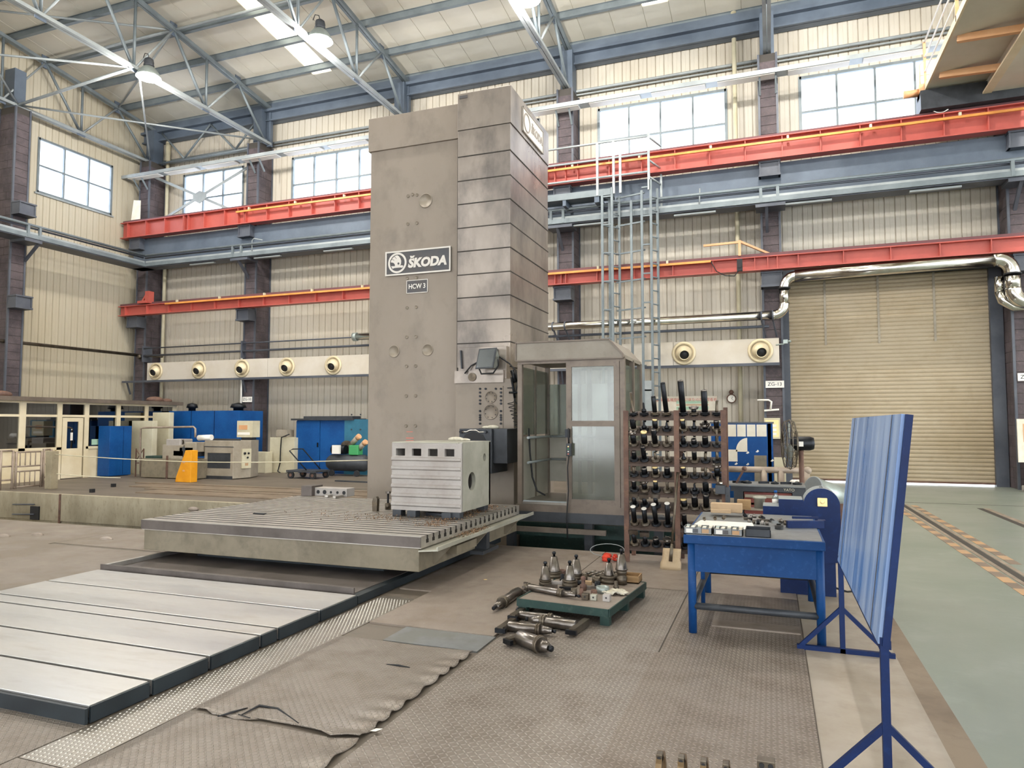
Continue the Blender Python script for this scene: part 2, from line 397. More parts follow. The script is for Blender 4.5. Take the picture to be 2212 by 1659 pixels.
# steel plates on the floor
def plate(m, x0, x1, y0, y1, t=.008, z=.0): return fpart('floor_plate', m, (x0, x1, y0, y1, z, z+t))
plate('mat_l', -14.5, -9.6, 7.05, 8.54); plate('mat_l', -9.59, -7.02, 7.15, 8.54); plate('mat_l', -14.5, -7.02, 4.2, 7.04, .012)
plate('mat_l', -14.5, -7.02, 2.2, 4.19); 
plate('tread_c', -7.0, -3.63, .4, 2.94)
plate('studp', -3.62, -3.26, 2.55, 6.1, .006)
plate('tread_c', -3.62, -2.1, .4, 2.54)
plate('slate', -2.88, -2.08, 4.86, 5.24, .012)
plate('mat_br', -3.24, -2.1, 5.25, 6.42, .016); plate('mat_br', -3.62, -2.08, 6.43, 9.15, .012)
plate('tread_a', -2.05, -.82, .4, 7.30, .014); plate('mat_br', -2.07, -.82, 7.33, 9.15, .012)
plate('tread_b', -.81, .2, 5.32, 7.35, .006); plate('tread_b', -.84, .2, .4, 5.30, .016)
plate('mat_br', -.81, .2, 7.37, 9.15, .006); plate('mat_br', -.5, .19, 6.15, 6.35, .012, .006)
# studs on the narrow plate beside the bed
sb = MB(); p = .031
for i in range(11):
    for j in range(112):
        x = -3.605 + i*p + (j % 2)*p/2; y = 2.57 + j*p
        if x > -3.27: continue
        a, c, z = .006, .011, .006
        sb.add([(x-a,y,z),(x,y-c,z),(x+a,y,z),(x,y+c,z),(x-a*.4,y-c*.3,z+.004),(x+a*.4,y-c*.3,z+.004),(x+a*.4,y+c*.3,z+.004),(x-a*.4,y+c*.3,z+.004)],
               [(4,5,6,7),(0,1,5,4),(1,2,5,),(2,6,5),(2,3,7,6),(3,0,7),(0,4,7)])
setp(obj('plate_studs', sb, 'stud', floor), kind='stuff')
# thin mat with a ruffled edge along the next plate, torn across once
def ruffle(y0, y1, tear=0):
    b = MB(); nx, ny = 14, 140; g = []
    for j in range(ny+1):
        y = y0 + (y1-y0)*j/ny
        for i in range(nx+1):
            u = i/nx; x = -3.25 + u*1.16 + (-.015*u*abs(math.sin(y*16.5+.65*math.sin(y*7))))
            w = max(0, u-.82)/.18
            z = .008 + w*w*.022*(.5+.5*math.sin(y*33 + 1.3*math.sin(y*7))) + .003*math.sin(x*9)*math.sin(y*6)
            yy = y
            if tear and j == 0: yy += .03*math.sin(x*9)+.015*math.sin(x*31); z += .02*max(0,math.sin(x*5+1))*u
            g.append((x, yy, z))
    f = []
    for j in range(ny):
        for i in range(nx): k = j*(nx+1)+i; f.append((k, k+1, k+nx+2, k+nx+1))
    b.add(g, f, True)
    o = obj('floor_plate', b, 'tread_c', floor); m = o.modifiers.new('thick', 'SOLIDIFY'); m.thickness = .005; m.offset = 1
    return o
ruffle(3.33, 4.84, 1); ruffle(1.6, 3.30)
for pts in ([(520,1545),(560,1525),(600,1530),(645,1562)], [(470,1548),(500,1540),(535,1528)], [(835,1435),(860,1438),(885,1441)], [(515,1543),(540,1552)]):
    b = MB(); b.tube([atZ(x,y,.016)+Vector((0,0,.003*math.sin(i*2))) for i,(x,y) in enumerate(pts)], [.003]+[.007]*(len(pts)-2)+[.003], 6); obj('floor_tear', b, 'black', floor)
# lifted spots of the left plates
for px,py in ((8,1160),(80,1157),(230,1166),(418,1100)):
    q = atZ(px,py); b = MB(); b.sphere((q.x,q.y,0), .1, 10, 6, (1.3,.6,.5)); obj('floor_bulge', b, 'mat_br', floor)
# markings beside the sunken rail
hz = MB(); hz.box(-.06,.06,-.15,.15,0,.003)
hm = {k: hz.mesh('floor_marking') for k in 'YB'}; hm['Y'].materials.append(MT['hazY']); hm['B'].materials.append(MT['hazB'])
for i in range(30):
    for j,(x,ofs) in enumerate(((2.36,0),(2.74,1))):
        if j and i < 8: continue
        o = obj('floor_marking', hm['YB'[(i+ofs)%2]], None, floor); o.location = (x, 7.9+i*.295, .002)
fpart('sunken_rail', 'railst', (2.45, 2.5, 2, 16.8, 0, .006), (2.6, 2.65, 2, 16.8, 0, .006)); fpart('sunken_rail', 'seam', (2.51, 2.59, 2, 16.8, 0, .004))
fpart('sunken_rail', 'railst', (3.95, 4.05, 4, 16.5, 0, .006)); fpart('sunken_rail', 'seam', (3.84, 3.94, 4, 16.5, 0, .004))
fpart('floor_joint', 'seam', (.98, 12, 17.18, 17.23, 0, .0035))
# boards lying on the far floor
for i,(x0,x1,y0,y1) in enumerate(((-14.6,-8,12.9,13.55),(-16.2,-8,14.1,14.8),(-17,-9,15.0,15.2),(-15.2,-8,13.7,13.95))):
    fpart('floor_board', 'brownst', (x0,x1,y0,y1,0,.03))

# ---- walls of standing sheet panels
def panel_mesh(name, m):
    b = MB(); e = .07
    b.prism([(-.5,0.07),(-.5,.035),(-.5+e*.35,.033),(-.5+e,0),(-.04,0),(-.025,.006),(.025,.006),(.04,0),(.5-e,0),(.5-e*.35,.033),(.5,.035),(.5,.07)], lambda u,v,h:(u,v,h), 0, 1); me = b.mesh(name); me.materials.append(MT[m]); return me
PB, PL = panel_mesh('panel','wall'), panel_mesh('panel','wall_l')
wall_back = obj('wall_back', MB().box(XW-.3, 8.0, YW+.0, YW+.05, EAVE-.05, EAVE+.45), 'steel_dk'); setp(wall_back, kind='structure')
WZ0, WZ1 = 10.28, 12.14
WINS = [(-23.03,-19.9),(-17.5,-13.42),(-11.36,-7.28),(-5.2,-1.12),(1.0,5.08)]
DOOR = (.42, 5.78, 5.95)
def panels(parent, me, segs, along, face):
    for a, b, zs in segs:
        n = max(1, round((b-a)/.265)); w = (b-a)/n
        for i in range(n):
            c = a + (i+.5)*w
            for z0, z1 in zs:
                o = obj('panel', me, None, parent)
                if along == 'x': o.location = (c, face, z0)
                else: o.location = (face, c, z0); o.rotation_euler = (0,0,R(90))
                o.scale = (w, 1, z1-z0)
full, win = [(0,EAVE)], [(0,WZ0),(WZ1,EAVE)]
segs = []; x = XW
for a, b in WINS[:4]: segs += [(x,a,full),(a,b,win)]; x = b
segs += [(x,DOOR[0],full),(DOOR[0],1.0,[(DOOR[2],EAVE)]),(1.0,5.08,[(DOOR[2],WZ0),(WZ1,EAVE)]),(5.08,DOOR[1],[(DOOR[2],EAVE)]),(DOOR[1],8.0,full)]
panels(wall_back, PB, segs, 'x', YW)
wall_left = setp(obj('wall_left', MB().box(XW-.12, XW-.06, -4, YW+.3, 0, .3), 'steel_dk'), kind='structure')
LZ0, LZ1 = 10.17, 12.17; LW = [(11.4,14.46),(17.45,20.5)]
panels(wall_left, PL, [(-4,11.4,full),(11.4,14.46,[(0,LZ0),(LZ1,16.6)]),(14.46,17.45,[(0,16.2)]),(17.45,20.5,[(0,LZ0),(LZ1,15.6)]),(20.5,YW,[(0,14.8)])], 'y', XW)
obj('wall_extension', MB().box(8.0,34,YW,YW+.07,0,EAVE+.3), 'wall', wall_back); obj('wall_extension', MB().box(XW-.07,XW,-10,-4,0,15), 'wall_l', wall_left)  # unseen wall runs added to shut out side daylight
setp(obj('wall_front', MB().box(XW,34,-10.1,-10.02,4.2,9.3).box(XW,34,-10.1,-10.02,12.4,roofz(-10)), 'wall'), kind='structure')  # unseen wall; low opening and high gap shaped to balance the daylight
# the panels' shared mesh faces -Y; on the left wall it is turned to face +X

# ---- windows
def window(n, a, b, z0, z1, axis, face, cols, tall=.58):
    """frame with a taller upper row of panes"""
    P = (lambda u,d,z:(u,face+d,z)) if axis == 'x' else (lambda u,d,z:(face-d,u,z))
    def bx(m,u0,u1,d0,d1,za,zb):
        p,q = P(u0,d0,za),P(u1,d1,zb); m.box(p[0],q[0],p[1],q[1],p[2],q[2])
    f = MB(); t = .055
    bx(f,a-.03,a+t,-.03,.06,z0-.03,z1+.03); bx(f,b-t,b+.03,-.03,.06,z0-.03,z1+.03); bx(f,a,b,-.03,.06,z0-.03,z0+t); bx(f,a,b,-.03,.06,z1-t,z1+.03)
    w = setp(obj('window_%d' % n, f, 'steel', at=P((a+b)/2,0,z0)), kind='structure')
    zm = z0+(z1-z0)*(1-tall)
    m = MB(); bx(m,a,b,-.02,.05,zm-.03,zm+.03); obj('transom', m, 'steel', w)
    for i in range(cols):
        u0 = a+(b-a)*i/cols; u1 = a+(b-a)*(i+1)/cols
        if i: m = MB(); bx(m,u0-.028,u0+.028,-.025,.055,z0,z1); obj('mullion', m, 'steel', w)
        for za,zb in ((z0,zm),(zm,z1)):
            m = MB(); bx(m,u0+.02,u1-.02,.012,.016,za+.02,zb-.02); obj('window_pane', m, 'pane', w)
    m = MB(); bx(m,a-.1,b+.1,-.06,.0,z0-.09,z0-.03); obj('window_sill', m, 'steel_lt', w)
for i,(a,b) in enumerate(WINS): window(i+1, a, b, WZ0, WZ1, 'x', YW, 3 if i == 0 else 4)
for i,(a,b) in enumerate(LW): window(6+i, a, b, LZ0, LZ1, 'y', XW, 3, .5)

# ---- roller door
dr = MB(); dr.box(DOOR[0]-.05,DOOR[1]+.05,YW-.35,YW+.3,DOOR[2]-.0,DOOR[2]+.35)
door = setp(obj('door_1', dr, 'steel_dk', at=(3.1,YW,0)), kind='structure'); door['label'] = 'beige slatted roller shutter door with a strip of daylight under it'
ns = 52; h = (DOOR[2]-.06)/ns
sl = MB(); sl.prism([(0,0),(-.016,h*.25),(-.022,h*.55),(-.016,h*.85),(0,h),(.01,h),(.01,0)], lambda u,v,x:(x,u,v), DOOR[0]+.12, DOOR[1]-.12)
slm = sl.mesh('slat'); slm.materials.append(MT['door'])
for i in range(ns):
    o = obj('slat', slm, None, door); o.location = (-3.1, 0.02, .06+i*h)
for x0,x1 in ((DOOR[0]-.1,DOOR[0]+.14),(DOOR[1]-.14,DOOR[1]+.16)):
    obj('guide_rail', MB().box(x0,x1,YW-.12,YW+.08,0,DOOR[2]+.1), 'steel_dk', door)
obj('bottom_bar', MB().box(DOOR[0]+.12,DOOR[1]-.12,YW-.03,YW+.05,.05,.10), 'rust', door)
for x in (1.55,2.95,4.35):
    obj('wind_strap', MB().box(x-.03,x+.03,YW-.012,YW-.004,4.0,DOOR[2]), 'beige2', door)

# ---- ceiling
rb = MB(); rb.add([(XW-.3,4,roofz(4)+.06),(34,4,roofz(4)+.06),(34,-10,roofz(-10)+.06),(XW-.3,-10,roofz(-10)+.06),
                   (XW-.3,4,roofz(4)+.12),(34,4,roofz(4)+.12),(34,-10,roofz(-10)+.12),(XW-.3,-10,roofz(-10)+.12)],
                  [(0,1,2,3),(4,7,6,5),(0,4,5,1),(1,5,6,2),(2,6,7,3),(3,7,4,0)])
ceiling = setp(obj('ceiling', rb, 'roofw'), kind='structure')
def roof_strip(x0, x1, y0, y1, m, name):
    b = MB(); g = .012
    for k in (0,):
        P = [(x0,.02),(x0+g,0),(x1-g,0),(x1,.02),(x1,.07),(x0,.07)]
        b.prism(P, lambda u,v,y:(u,y,roofz(y)+v), y0, y1)
    return obj(name, b, m, ceiling)
SKY = [(-15.67,-14.85),(-3.5,-2.7),(8.8,9.6),(21,21.8)]
x = XW-.3
edges = []
for a,b in SKY+[(34,34)]:
    n = max(1, round((a-x)/1.02)); w = (a-x)/n
    for i in range(n): roof_strip(x+i*w, x+(i+1)*w, 4.0, YW+.4, 'roofw', 'roof_panel')
    if b > a:
        for y0,y1 in ((4.0,7.5),(7.5,11.),(11.,14.5),(14.5,18.),(18.,21.05)): roof_strip(a, b, y0, y1, 'skylight', 'skylight_panel')
        roof_strip(a, b, 21.05, YW+.4, 'roofw', 'roof_panel')
    x = b

# ---- eave girder along the back wall (grey band under the roof)
setp(obj('trim_1', MB().box(XW,8,YW-.32,YW-.05,EAVE-.42,EAVE+.32).box(XW,8,YW-.5,YW-.3,EAVE-.06,EAVE+.04).box(XW,8,YW-.42,YW-.3,EAVE-.42,EAVE-.36), 'girder', at=(-8,YW,EAVE)), kind='structure')
# wall girt and window-head ledge
setp(obj('trim_2', MB().cyl((XW,YW-.1,12.85),(8,YW-.1,12.85),.05,n=8).cyl((XW,YW-.1,12.72),(8,YW-.1,12.72),.03,n=8), 'steel_lt', at=(-8,YW,12.8)), kind='structure')
tr3 = thing('steel_ledge', 'long grey steel ledge on brackets passing in front of the window heads', 'ledge', (-8,21.2,11.8))
obj('channel', MB().box(-25.0,8,20.95,21.35,11.83,11.87).box(-25,8,20.93,20.96,11.8,11.93), 'steel_lt', tr3)
for i in range(17):
    obj('under_plate', MB().box(-24.7+i*1.95,-23.1+i*1.95,20.98,21.3,11.785,11.828), 'white', tr3)
for x in (-24.3,-18.35,-12.2,-6.1,.1,6.2):
    for s_ in (-.22,.22): obj('bracket', MB().bar((x+s_,21.1,11.8),(x+s_,21.43,11.4),.05), 'steel', tr3)

# ---- brick-filled steel columns
bm_ = []
for k in range(3):
    s_ = (-.08,.06,.2)[k]; j = .004*k; pr_ = []
    for y0,y1 in ((-.41,s_-.006),(s_+.006,.41)):
        me = MB().box(-.245+j,.245-j,y0,y1,.007,.269).mesh('brick'); me.materials.append(MT['brick']); pr_.append(me)
    bm_.append(pr_)
CL = ['in the far left corner of the hall','between the two left windows of the back wall, sign ZG-10 on it','behind the tall machine column','just right of the tall machine column','left of the roller door, sign ZG-13 on it','right of the roller door at the picture edge']
CXS = [-24.3,-18.72,-12.4,-6.12,.1,6.2]
def column(x, y, lab, face='y', top=12.65, rz=0):
    c = thing('brick_column', 'dark steel column filled with brick, '+lab, 'column', (x,y,0), rz)
    for s_ in (-1,1):
        for t_ in (-1,1): obj('flange', MB().box(s_*.25-.03, s_*.25+.03, t_*.405-.03, t_*.405+.03, 0, top), 'steel_dk', c, world=False)
    obj('core', MB().box(-.235,.235,-.395,.395,0,top), 'seam', c, world=False)
    for i in range(int(top/.276)):
        for me in bm_[random.randrange(3)]:
            o = obj('brick', me, None, c, world=False); o.location = (0,0,i*.276)
    obj('column_head', MB().box(-.2,.2,-.2,.3,top,EAVE), 'girder', c, world=False)
    for z in (5.6,8.82):
        obj('corbel', MB().box(-.3,.3,-.85,-.42,z+.0,z+.06).box(-.26,.26,-.8,-.4,z+.06,z+.42).box(-.3,.3,-.85,-.42,z+.4,z+.45).box(-.28,-.24,-.83,-.42,z,z+.42).box(.24,.28,-.83,-.42,z,z+.42), 'steel_dk', c, world=False)
    return c
for x,l in zip(CXS,CL): column(x, YW-.42, l)
column(XW+.42, 16.3, 'on the left wall by the window', rz=R(90))
def sign_plate(label, s, x, y, z, w=.5, hh=.2):
    t = thing('column_sign', label, 'sign', (x,y,z))
    obj('plate', MB().box(x-w/2,x+w/2,y-.01,y,z-hh/2,z+hh/2), 'white', t); text('lettering', s, hh*.72, 'darktxt', t, (x,y-.012,z), FRONT, .002)
sign_plate('white sign ZG-13 on brick column beside the roller door','ZG-13',.12,YW-.87,2.83)
sign_plate('white sign ZG-10 on brick column above the control box','ZG-10',-18.72,YW-.87,2.62,.46,.2)
sign_plate('white sign cut by the right picture edge on brick column','ZG-14',6.25,YW-.87,2.9)

# ---- downpipes
for i,(x,l,y,z1) in enumerate(((-23.75,'beside the corner column',YW-.2,12.9),(-12.5,'above the tall machine column',YW-.2,13.6),(-.85,'left of the column by the roller door',YW-.2,13.8))):
    t = thing('downpipe', 'pale plastic downpipe running down the back wall, '+l, 'pipe', (x,y,0))
    obj('pipe', MB().cyl((x,y,0),(x,y,z1),.07,n=10), 'beige', t); obj('socket', MB().cyl((x,y,z1-.1),(x,y,z1+.65),.105,n=10), 'beige', t)
    obj('elbow', MB().tube([(x,y,z1+.6),(x,y+.02,z1+.75),(x,y+.12,z1+.85)],.105,10), 'beige', t)

# ================================================================== ROOF STEEL
ys = [22.05,20.55,19.05,17.55,16.05,14.55,13.05,11.55,10.05,8.55,7.05,5.55,4.05]
for i,y in enumerate(ys):
    z = roofz(y)
    b = MB().box(XW,30,y-.045,y+.045,z-.012,z+.0).box(XW,30,y-.012,y+.012,z-.22,z-.01).box(XW,30,y-.06,y+.06,z-.235,z-.22)
    solo('roof_purlin', 'long grey steel roof purlin, %s from the back wall eave' % ORD[i], 'purlin', b, 'steel', (-8,y,z), 'roof purlins')
def topz(y): return roofz(y)-.33
BN = [21.75,18.68,15.72,12.76,9.8,6.84]; TN = [20.2,17.2,14.24,11.28,8.32,5.36]
def truss(x, label, bot=12.72, dx=0):
    t = thing('roof_truss', label, 'truss', (x,12,bot))
    for s_ in (-.055,.055): obj('top_chord', MB().bar((x+s_,22.1,topz(22.1)),(x+s_,4,topz(4)),.09,.12), 'steel', t)
    for s_ in (-.06,.06): obj('bottom_chord', MB().bar((x+s_,22.0,bot),(x+s_,4,bot+.1),.1,.1), 'steel_lt', t)
    obj('end_post', MB().bar((x,22.0,bot-.1),(x,22.0,topz(22)),.2,.14), 'girder', t)
    for i,yb in enumerate(BN):
        if i: obj('vertical_web', MB().cyl((x,yb,bot),(x,yb,topz(yb)),.045,n=8), 'steel', t)
        obj('diagonal_web', MB().cyl((x,yb,bot),(x,TN[i],topz(TN[i])),.05,n=8), 'steel', t)
        if i < 5: obj('diagonal_web', MB().cyl((x,BN[i+1],bot),(x,TN[i],topz(TN[i])),.035 if i else .04,n=8), 'steel_lt', t)
        obj('gusset', MB().box(x-.012,x+.012,yb-.16,yb+.16,bot-.08,bot+.16), 'girder', t)
        obj('gusset', MB().box(x-.012,x+.012,TN[i]-.14,TN[i]+.14,topz(TN[i])-.2,topz(TN[i])+.25), 'girder', t)
for x,l in ((-24.45,'grey pipe roof truss against the left gable wall'),(-18.4,'grey pipe roof truss at the left carrying the first high-bay lamp'),
            (-12.25,'grey pipe roof truss above the machine column, second lamp on it'),(-6.1,'grey pipe roof truss right of the machine column with the cropped lamp'),
            (.1,'grey roof truss over the column left of the roller door'),(6.2,'grey roof truss over the travelling crane')): truss(x,l)
br = thing('roof_bracing', 'thin grey bracing rods between the gable truss and the next truss', 'bracing', (-21.4,18,12.8))
Z1 = 12.78
for p,q,r_ in (((-24.4,16.25,Z1),(-18.4,21.7,Z1),.035),((-24.4,16.25,Z1),(-18.4,15.72,Z1),.05),((-24.4,12.0,Z1),(-18.4,15.72,Z1),.035),((-24.4,21.8,Z1),(-18.4,15.9,Z1),.03),
               ((-24.4,17.2,topz(17.2)),(-18.4,17.2,topz(17.2)),.05),((-24.4,14.24,topz(14.2)),(-18.4,17.2,topz(17.2)),.035),((-24.4,20.2,topz(20.2)),(-18.4,17.2,topz(17.2)),.035),((-24.4,14.24,topz(14.2)),(-18.4,14.24,topz(14.2)),.05),
               ((-24.4,16.25,Z1),(-24.4,14.3,topz(14.3)),.04),((-18.4,17.2,topz(17.2)),(-12.25,17.2,topz(17.2)),.04)):
    obj('brace_rod', MB().cyl(p,q,r_,n=8), 'steel_lt', br)
zz = thing('wall_bracing', 'zigzag grey tube bracing high on the back wall in the left corner', 'bracing', (-21.4,21.9,13.2))
pz = [(-23.9,13.95),(-22.65,12.7),(-21.3,13.95),(-20.0,12.7),(-18.75,13.95)]
for (xa,za),(xb,zb) in zip(pz,pz[1:]): obj('brace_rod', MB().cyl((xa,21.9,za),(xb,21.9,zb),.04,n=8), 'steel', zz)
obj('brace_rod', MB().cyl((-24,21.9,12.65),(-18.6,21.9,12.65),.045,n=8), 'steel', zz)
xb_ = thing('window_cross_brace', 'pale steel cross brace in front of the small left window of the back wall', 'bracing', (-21.3,21.7,10.9))
for p,q in (((-24.0,21.7,12.0),(-18.9,21.7,9.7)),((-24.2,21.7,9.9),(-18.9,21.7,11.9))): obj('brace_bar', MB().bar(p,q,.03,.11,(0,0,1)), 'steel_lt', xb_)
obj('gusset_plate', MB().prism([(-.35,-.1),(0,-.28),(.35,-.1),(.35,.12),(0,.25),(-.35,.12)], lambda u,v,h:(-21.55+u,h,10.88+v), 21.66,21.69), 'steel_lt', xb_)

# high-bay lamps
def lamp(x,y,z,label):
    t = thing('high_bay_lamp', label, 'lamp', (x,y,z), group='high bay lamps')
    obj('shade', MB().lathe([(.37,-.02),(.355,.03),(.30,.14),(.20,.27),(.13,.33),(.128,.325),(.19,.26),(.29,.13),(.345,.02),(.36,-.02)],28,(x,y,z)), 'galv', t)
    obj('housing', MB().lathe([(.13,.31),(.16,.36),(.14,.42),(.15,.46),(.13,.56),(.05,.62)],20,(x,y,z)), 'dkgrey', t)
    obj('lens', MB().lathe([(.0,-.09),(.2,-.075),(.32,-.045),(.362,-.02),(.33,.012),(.0,.012)],28,(x,y,z)), 'lampglow', t)
    obj('hanger', MB().tube([(x,y,z+.6),(x-.05,y,z+.75),(x-.18,y,z+.8),(x-.25,y,z+.65)],.012,6), 'black', t)
    ld = bpy.data.lights.new('lamp_light','POINT'); ld.energy = LAMP_W*1.3; ld.shadow_soft_size = .12; ld.color = (1,.97,.92)
    lo = bpy.data.objects.new('lamp_light',ld); COL.objects.link(lo); lo.parent = t; lo.location = (0,0,-.24)
lamp(-18.2,16.1,12.62,'bright round high-bay lamp hanging from the leftmost roof truss')
lamp(-12.0,16.4,12.75,'bright round high-bay lamp beside the yellow skylight strip')
lamp(-5.85,16.9,12.93,'high-bay lamp cut off by the top picture edge')
for x,y,l in ((-18.2,9.8,'first'),(-12.0,9.8,'second'),(-5.85,9.8,'third'),(.35,9.8,'fourth'),(6.45,9.8,'fifth'),(.35,16.9,'sixth'),(6.45,16.9,'seventh')): lamp(x,y,12.9,'added high-bay lamp outside the picture to balance the light, %s of the unseen row' % l)  # unseen lamps added to even out the light in the hall

# ================================================================== CRANE GIRDERS, WALKWAY, DUCTS
def ibeam(name, label, x0, x1, y, z0, z1, m, fw_=.3, stiff=1.0, extra=()):
    t = thing(name, label, 'beam', ((x0+x1)/2,y,z0))
    obj('web', MB().box(x0,x1,y-.012,y+.012,z0+.03,z1-.03), m, t)
    obj('top_flange', MB().box(x0,x1,y-fw_/2,y+fw_/2,z1-.03,z1), m, t); obj('bottom_flange', MB().box(x0,x1,y-fw_/2,y+fw_/2,z0,z0+.03), m, t)
    st = MB().box(-.012,.012,-fw_/2+.02,fw_/2-.02,z0+.03,z1-.03); me = st.mesh('stiffener'); me.materials.append(MT[m])
    x = x0+.35
    while x < x1:
        o = obj('stiffener', me, None, t); o.location = (x-(x0+x1)/2,0,-z0); x += stiff
    for e in extra:
        o = obj('stiffener', me, None, t); o.location = (e-(x0+x1)/2,0,-z0)
    obj('rail', MB().box(x0,x1,y-.05,y+.05,z1,z1+.1), 'redrail', t)
    return t
ub = ibeam('crane_beam','upper red crane runway beam with white stiffener bays below the windows',-24.9,9,21.05,9.27,9.92,'red',.34,1.0,(-21.6,-21.35,-18.9,-18.6,-6.3,-5.95))
lb = ibeam('crane_beam','lower red crane runway beam halfway up the back wall',-24.85,9,21.0,6.06,6.46,'red',.3,1.15,(-6.3,-5.95,0.0,.25))
def conductor(label, x0, x1, y, z):
    t = thing('conductor_rail', label, 'rail', (x0,y,z)); obj('rail_tube', MB().box(x0,x1,y-.03,y+.03,z-.03,z+.035), 'orange', t)
    x = x0+.6
    while x < x1: obj('clip', MB().box(x-.03,x+.03,y-.04,y+.04,z+.03,z+.12), 'beige', t); x += 2.1
conductor('orange conductor rail fixed along the upper red beam', -18.9, 9, 20.83, 9.72)
conductor('orange conductor rail fixed along the lower red beam', -22.3, -1.55, 20.82, 6.41)
setp(obj('dark_girder', MB().box(-24.6,9,21.3,21.42,8.3,9.26).box(-24.6,9,21.2,21.5,8.26,8.32), 'girder', at=(-8,21.3,8.3)), 'long dark blue grey plate girder right below the upper red beam','beam')
b = MB().box(-23.7,-23.25,20.75,21.0,6.5,6.6).bar((-23.6,20.9,6.55),(-23.3,20.9,6.95),.08).box(-23.35,-23.15,20.8,21.05,6.5,6.98)
solo('end_stop','red steel end stop on the left end of the lower beam','end stop',b,'red',(-23.5,20.9,6.56))
b = MB().bar((-.75,20.8,6.5),(-.75,20.8,6.95),.07).bar((-1.75,20.8,6.88),(-.75,20.8,6.9),.06).bar((-.75,20.8,6.92),(.05,21.2,6.58),.06)
solo('end_stop','orange steel end stop on the lower beam left of the roller door','end stop',b,'craneor',(-.75,20.8,6.56))
b = MB().box(-.83,-.68,20.72,20.8,6.05,6.4).cyl((-.76,20.7,6.2),(-.76,20.76,6.2),.06)
solo('beam_clamp','small black cable clamp hanging on the lower red beam near the door','clamp',b,'black',(-.76,20.76,6.06))
b = MB().tube([(-1.55,20.8,6.4),(-1.4,20.78,6.1),(-1.15,20.76,5.95),(-.9,20.76,5.92),(-.76,20.76,6.1)],.015,6)
solo('hanging_cable','black cable sagging from the end of the orange rail','cable',b,'black',(-1.2,20.78,5.95))

# walkway along the back and the left wall
cw = thing('service_walkway','grey steel service walkway with pipe handrail below the dark girder','walkway',(-8,20.8,8.0))
YC, XC = 20.8, -23.4
obj('edge_channel', MB().box(XC,9,YC-.03,YC+.03,7.98,8.12).box(XC-.03,XC+.03,8,YC+.03,7.98,8.12), 'steel', cw)
obj('cable_tray', MB().box(XC,9,YC+.02,YC+.12,8.05,8.2).box(XC-.12,XC-.02,8,YC,8.05,8.2), 'steel_lt', cw)
obj('deck', MB().box(XC-.7,9,YC+.03,YC+.55,7.95,7.98).box(XC-.75,XC,8,YC+.5,7.95,7.98), 'steel_dk', cw)
obj('handrail', MB().cyl((XC,YC,8.42),(9,YC,8.42),.05,n=8).cyl((XC,8,8.42),(XC,YC,8.42),.05,n=8), 'steel', cw)
obj('handrail', MB().cyl((XC-.1,YC+.1,8.35),(9,YC+.1,8.35),.035,n=8).cyl((XC-.1,8,8.35),(XC-.1,YC,8.35),.035,n=8), 'steel_dk', cw)
for x in (-19.0,-18.6,-12.6,-12.2,-6.4,-6.0,-.15,.3,5.9,6.4): obj('upright', MB().box(x-.04,x+.04,YC-.04,YC+.04,8.0,8.45), 'steel', cw)
for y in (16.1,16.5,10.2,10.6): obj('upright', MB().box(XC-.04,XC+.04,y-.04,y+.04,8.0,8.45), 'steel', cw)
for x in CXS[1:]: obj('support_bracket', MB().bar((x-.1,YC+.05,7.92),(x-.1,21.5,7.3),.08).box(x-.4,x+.4,YC,YC+.6,7.86,7.95), 'steel_dk', cw)
for y in (16.3,): obj('support_bracket', MB().bar((XC-.05,y+.25,7.92),(-24.2,y+.25,7.3),.08).box(XC-.7,XC,y-.3,y+.3,7.86,7.95), 'steel_dk', cw)
for i in range(9): obj('lamp_batten', MB().box(-21.2+i*3.1,-20.0+i*3.1,YC+.1,YC+.2,7.88,7.93), 'steel_lt', cw)
for x in (-18.1,-1.85): solo('bent_conduit','thin bent conduit rising from the walkway at the %s' % ('left column' if x<-10 else 'right ladder'),'conduit',MB().tube([(x,YC,8.15),(x,YC,8.55),(x+.08,YC,8.62),(x+.4,YC+.1,8.55)] if x<-10 else [(x,YC,8.1),(x+.02,YC,8.6)],.02,6),'steel_lt',(x,YC,8.12))

# air duct
du = thing('air_duct','long white rectangular air duct with round jet nozzles on the back wall','duct',(-11.6,21.4,3.4))
xs = [-23.57+i*2.98 for i in range(9)]; xs[-1] = .26
for a,b in zip(xs,xs[1:]): obj('duct_section', MB().box(a+.006,b-.006,21.2,21.43,3.44,4.14), 'ductw', du)
obj('support_angle', MB().box(-24.9,.26,21.18,21.26,3.36,3.44), 'steel_dk', du)
for x in (-24.6,-18.7,-12.4,-6.1): obj('support_bracket', MB().bar((x-.1,21.25,3.38),(x-.1,21.43,2.9),.05), 'steel_dk', du)
def nozzle(x):
    n = obj('nozzle', MB().lathe([(.31,.02),(.35,-.0),(.35,-.03),(.30,-.055),(.26,-.02),(.24,.03),(.0,.03)],28,(x,21.2,3.79),(0,1,0)), 'nozz', du)
    d = Vector((.18,-1,-.35)).normalized(); c = Vector((x,21.2,3.79))
    b = MB(); prof = [(.24,-.05),(.235,.06),(.19,.14),(.16,.165),(.155,.23),(.135,.23),(.13,.05)]
    b.lathe(prof,24,c,d); obj('ball', b, 'nozz', n)
    obj('opening', MB().lathe([(0,.19),(.134,.19),(.134,.18),(0,.18)],20,c,d), 'black', n)
for x in (-23.09,-20.88,-18.79,-16.73,-14.71,-4.45,-2.4,-.25): nozzle(x)
